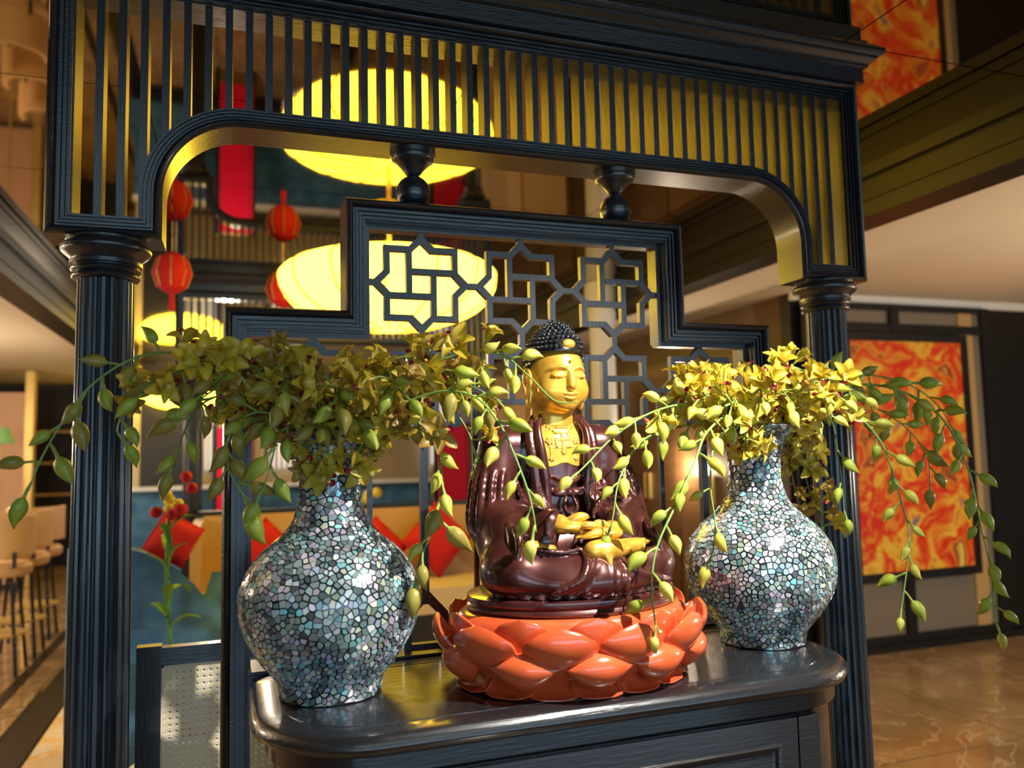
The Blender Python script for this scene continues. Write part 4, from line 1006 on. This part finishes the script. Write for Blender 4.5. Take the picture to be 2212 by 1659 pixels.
# blue armchair
ba = atY(330, 1250, 2.1)
ac = empty('blue_armchair', (ba[0], 2.1, 0), -.7, 'blue velvet armchair seen between left column and screen post', 'armchair')
bb = MB(); n = 18; V = []; F = []
for i in range(n+1):
    a = math.radians(-20+220*i/n)
    for rr2 in (.34, .27):
        for zq in (.20, 1.0-.30*(1-abs(math.sin((a+math.radians(0)))))**1.5 if True else 1): V.append((rr2*math.cos(a), -rr2*math.sin(a), zq))
for i in range(n):
    a = i*4; b = a+4
    for q in ((0, 1), (1, 3), (3, 2), (2, 0)): F.append((a+q[0], b+q[0], b+q[1], a+q[1]))
F.append((0, 1, 3, 2)); F.append((n*4, n*4+2, n*4+3, n*4+1))
MB().add(V, F).build('back_shell', 'blue', ac, .6)
MB().lathe([(.24, .24), (.27, .26), (.275, .36), (.26, .42), (.1, .44)], 32).build('seat', 'blue', ac, .8)
MB().lathe([(.3, .08), (.31, .1), (.31, .22), (.28, .24)], 32).build('skirt', 'blue', ac, .8)
for k in range(4): a = PI/4+k*PI/2; MB().tube([(.2*math.cos(a), .2*math.sin(a), .09), (.22*math.cos(a), .22*math.sin(a), .006)], .018, 8).build('leg', 'black_metal', ac)
# potted plant with red blooms on a small table by the armchair
pp = atY(365, 1090, 1.35)
pl = empty('flower_plant', (pp[0], 1.35, .0045), 0, 'tall plant with red and yellow blooms in front of the blue armchair', 'plant')
MB().lathe([(.09, .0), (.10, .02), (.12, .2), (.13, .24), (.11, .245)], 24).build('pot', 'white', pl, .8)
MB().tube([(0, 0, .2), (.015, 0, .6), (-.005, 0, .95), (0, 0, 1.18)], .007, 6).build('stem', 'leaf_green', pl, True)
lf = tepal(.12, .018, .5, .3, (.1, .26, .03), (.12, .3, .04)); lf.c = []; lfm = lf.mesh('leaf', 'leaf_green', True)
for k in range(9):
    o = link('leaf', lfm, pl); o.location = (0, 0, .72+.045*k); o.rotation_euler = (0, rnd.uniform(-.9, .9), k*2.4)
for k in range(12):
    MB().sphere((rnd.gauss(0, .04), rnd.gauss(0, .04), 1.14+rnd.uniform(0, .14)), .022, 8, 6).build('bloom', 'red' if k % 3 else 'bloom_yellow', pl, True)

# ------------------------------------------------------------------ far end of the hall
for k, (px_, w_) in enumerate(((432, .42), (620, .55), (960, .6), (1180, .5))):
    xw = atY(px_, 900, 10.95)[0]
    wn = tag(empty('window_%d' % (k+1), (xw, 11.0, 1.15)), 'bright curtained window on the far wall', 'window'); wn['kind'] = 'structure'
    MB().box(-w_/2, w_/2, .0, .02, 0, 1.0).build('window_pane', 'daylit', wn)
    for q in range(7):
        x = -w_/2+w_*(q+.5)/7; MB().tube([(x, -.04, 0), (x, -.04, 1.0)], w_/24, 8).build('curtain_fold', 'peach' if q % 3 == 1 else 'white', wn, True)
    for q in ((-w_/2-.06, -w_/2, -.02, 1.06), (w_/2, w_/2+.06, -.02, 1.06)): MB().box(q[0], q[1], -.08, 0, q[2], q[3]).build('window_frame', 'dark_wall', wn)
for x, wpx, lb in ((505, 80, 'bright red drape hanging at the far left of the hall'), (975, 70, 'bright red drape hanging behind the statue shoulder')):
    a = atY(x-wpx/2, 900, 6.0); b = atY(x+wpx/2, 900, 6.0); w_ = b[0]-a[0]
    e = empty('red_drape', (a[0]+w_/2, 6.0, 0), 0, lb, 'curtain', 'red drapes')
    V = []; F = []; n = 40
    for i in range(n+1):
        xx = -w_/2+w_*i/n; yy = .02*math.sin(i*1.25)
        V += [(xx, yy, .15), (xx, yy, 1.62), (xx, yy+.012, 1.62), (xx, yy+.012, .15)]
    for i in range(n):
        a = i*4
        for q in range(4): F.append((a+q, a+4+q, a+4+(q+1) % 4, a+(q+1) % 4))
    MB().add(V, F).build('cloth', 'red_drape', e, .9)
    MB().tube([(-w_/2-.04, .005, 1.63), (w_/2+.04, .005, 1.63)], .014, 8).build('rod', 'gold_trim', e, True)
    for s in (-1, 1): MB().box(s*w_/2-.02, s*w_/2+.02, -.01, .03, .004, 1.65).build('post', 'black_metal', e)
sf = empty('pale_blue_sofa', (-1.0, 7.0, 0), 0, 'pale blue sofa far behind the seating area', 'sofa')
MB().box(-.75, 2.4, .1, .3, .3, 1.02).build('backrest', 'blue', sf); MB().box(-.75, 2.4, -.5, .1, .2, .48).build('seat', 'blue', sf); MB().box(-.75, 2.4, -.02, .1, 1.02, 1.06).build('top_rail', 'white', sf); MB().box(-.7, 2.35, -.45, .3, .004, .2).build('base', 'black_metal', sf)
dt = empty('dining_table', (.2, 5.0, 0), 0, 'round white dining table beyond the back archway', 'table')
MB().lathe([(.55, .74), (.56, .75), (.55, .765), (.1, .766)], 40).build('table_top', 'white', dt); MB().lathe([(.3, .004), (.28, .03), (.06, .06), (.06, .74)], 24).build('pedestal', 'black_metal', dt)
bo = empty('flower_bowl', (.2, 5.0, .7665), 0, 'bowl of yellow flowers on the white dining table', 'flowers')
MB().lathe([(.06, 0), (.12, .06), (.14, .1), (.13, .1)], 24).build('bowl', 'white', bo, .8)
for k in range(14): MB().sphere((rnd.gauss(0, .08), rnd.gauss(0, .06), .12+rnd.uniform(0, .14)), .045, 8, 6).build('bloom', 'bloom_yellow' if k % 4 else 'red', bo, True)
# red flower hangings on the back archway
for k, (px_, py_) in enumerate(((600, 510), (355, 560))):
    p = atY(px_, py_, 4.4)
# white pillar and cabinet doors on the right
pz = atY(1303, 800, 3.3)
pi_ = empty('white_pillar', (pz[0], 3.3, 0), 0, 'round white pillar seen through the lattice right of the statue', 'pillar')
MB().lathe([(.09, .004), (.09, HM-.3), (.1, HM-.28), (.11, HM-.15), (.12, HM-.1), (.12, HM-.002)], 32).build('shaft', 'white', pi_, .7); MB().lathe([(.13, .003), (.13, .12), (.11, .14)], 32).build('base', 'white', pi_)
for k in range(5):
    cbn = empty('wooden_cabinet', (2.71, 2.9+k*.9, 0), 0, ('%s dark brown cabinet along the corridor wall' % ('nearest', 'second', 'third', 'fourth', 'farthest')[k]), 'cabinet', 'corridor cabinets')
    MB().box(-.28, 0, -.44, .44, .004, 2.0).build('body', 'brown_wall', cbn)
    for s in (-1, 1):
        d = MB().box(-.305, -.281, min(.006*s, .43*s), max(.006*s, .43*s), .08, 1.97).build('door', 'brown_wall', cbn)
        MB().box(-.33, -.306, min(.03*s, .045*s), max(.03*s, .045*s), .95, 1.15).build('handle', 'gold_trim', d)
# amber wall behind the right part of the screen
aw = empty('amber_folding_screen', (1.55, 4.3, 0), .35, 'amber wooden folding screen beyond the lattice on the right', 'screen')
for k in range(4): MB().box(-.5+k*.26, -.25+k*.26, -.02+.02*(k % 2), .01+.02*(k % 2), .004, 1.95).build('leaf_panel', 'tan', aw)
# bar on the left
bz = empty('bar_counter', (-4.6, 4.6, 0), 0, 'dark bar counter along the left side of the hall', 'bar')
MB().box(-.35, .25, -2.6, 3.2, .02, 1.04).build('front', 'dark_wall', bz); MB().box(-.42, .32, -2.65, 3.25, 1.041, 1.09).build('counter_top', 'dark_wall', bz)
for k, (px_, py_, Y_) in enumerate(((78, 1128, 5.2), (45, 1140, 4.6), (2, 1155, 4.1))):
    p = atY(px_, py_, Y_)
    s = empty('tub_chair', (p[0], Y_, 0), 0, ('farthest', 'middle', 'nearest')[k]+' tan leather tub chair on the left of the hall', 'chair', 'tan tub chairs')
    zs = p[2]
    V = []; F = []; n = 12
    for i in range(n+1):
        a = math.radians(-110+220*i/n)
        for r2 in (.20, .165):
            for zq in (zs-.13, zs+.12): V.append((r2*math.cos(a-PI/2), r2*math.sin(a-PI/2), zq))
    for i in range(n):
        a = i*4; b = a+4
        for q in ((0, 1), (1, 3), (3, 2), (2, 0)): F.append((a+q[0], b+q[0], b+q[1], a+q[1]))
    F += [(0, 1, 3, 2), (n*4, n*4+2, n*4+3, n*4+1)]
    MB().add(V, F).build('backrest', 'stool', s, .7)
    MB().lathe([(.17, zs-.26), (.185, zs-.24), (.185, zs-.20), (.16, zs-.18), (.03, zs-.178)], 24).build('seat', 'stool', s, .8)
    for q in range(4): a = PI/4+q*PI/2; MB().tube([(.12*math.cos(a), .12*math.sin(a), zs-.25), (.19*math.cos(a), .19*math.sin(a), .004)], .012, 6).build('leg', 'black_metal', s)
    MB().lathe([(.165, .25), (.172, .25), (.172, .262), (.165, .262)], 24).build('foot_ring', 'gold_trim', s)
    for q in (-1, 1): MB().box(q*.12-.01, q*.12+.01, -.185, -.165, zs-.2, zs-.1).build('back_support', 'black_metal', s)
bd_ = empty('bar_shelf', (-4.1, 7.6, 0), 0, 'dark shelving on the left behind the tan chairs', 'shelf')
MB().box(-.1, 1.9, 2.2, 2.3, .004, HC-.02).build('back_panel', 'dark_wall', bd_)
for k in range(5): MB().box(.15+.32*k, .19+.32*k, 2.12, 2.199, .004, HC-.02).build('post', 'beam', bd_)
for z in (.9, 1.3, 1.7): MB().box(-.08, 1.88, 2.05, 2.119, z, z+.03).build('shelf_board', 'tan', bd_)
pw = atY(25, 900, 8.0)
pb = empty('peach_partition', (pw[0]-.35, 8.0, 0), 0, 'peach upholstered partition at the far left edge', 'partition')
MB().box(-.6, .48, .0, .1, .05, HC-.25).build('panel', 'peach', pb); MB().box(-.6, .5, -.01, .11, .004, .05).build('base', 'dark_wall', pb); MB().box(.48, .56, -.02, .12, .004, HC-.02).build('post', 'gold_trim', pb)
gl_ = atY(2, 945, 7.2)
gs = empty('table_lamp', (gl_[0], 7.2, 1.0905), 0, 'green shaded lamp on a stand at the left edge', 'lamp')
zz_ = gl_[2]-1.0905
MB().lathe([(.13, zz_-.06), (.06, zz_+.1), (.055, zz_+.1)], 24).build('lamp_shade', 'green_shade', gs, .8); MB().lathe([(.1, -1.088), (.1, -1.07), (.012, -1.05), (.012, zz_)], 16).build('stand', 'gold_trim', gs)

# dark partition beside the far window and red paper lanterns under the mirror ceiling
dpx0, dpx1 = atY(303, 900, 9.0)[0], atY(398, 900, 9.0)[0]
dk = empty('dark_partition', ((dpx0+dpx1)/2, 9.0, 0), 0, 'dark tall partition at the far end left of the window', 'partition')
MB().box(-(dpx1-dpx0)/2, (dpx1-dpx0)/2, 0, .06, .004, HM-.01).build('panel', 'dark_wall', dk); MB().box(-(dpx1-dpx0)/2-.09, -(dpx1-dpx0)/2, -.02, .08, .004, HM-.01).build('post', 'cream', dk)
for px_, Y_, lb in ((372, 2.7, 'red paper lantern hanging beside the left arch leg'), (612, 3.0, 'red paper lantern hanging left of the big yellow lantern')):
    p = atY(px_, 575, Y_); z = HM-.20
    e = empty('red_lantern', (p[0], Y_, z), 0, lb, 'lantern', 'red paper lanterns')
    MB().lathe([(.03, -.11), (.075, -.08), (.10, 0), (.075, .08), (.03, .11)], 24).build('paper_body', 'red', e, .8)
    for k in range(8): a = 2*PI*k/8; MB().tube([(r*1.02*math.cos(a), r*1.02*math.sin(a), z_) for r, z_ in ((.075, -.08), (.10, 0), (.075, .08))], .003, 5).build('rib', 'gold_trim', e)
    MB().tube([(0, 0, .11), (0, 0, .198)], .004, 6).build('cord', 'gold_trim', e); MB().tube([(0, 0, -.11), (0, 0, -.2)], [.012, .018], 8).build('tassel', 'red', e)
# glazed front of the hall behind the camera, through which the daylight comes
wf = tag(empty('window_6', (.6, -6.3, 0)), 'wide glazed front of the hall behind the viewer', 'window'); wf['kind'] = 'structure'
for k in range(7): MB().box(-3.8+k*1.25, -3.75+k*1.25, -.05, .05, .45, 2.05).build('mullion', 'black_metal', wf)
for z in (.42, 2.03): MB().box(-3.85, 3.85, -.05, .05, z, z+.05).build('rail', 'black_metal', wf)
struct(MB().box(-7, 7.2, -6.5, -6.36, 0, .42).build('wall_front', 'dark_wall', label='low dark wall under the glazed front', cat='wall'))
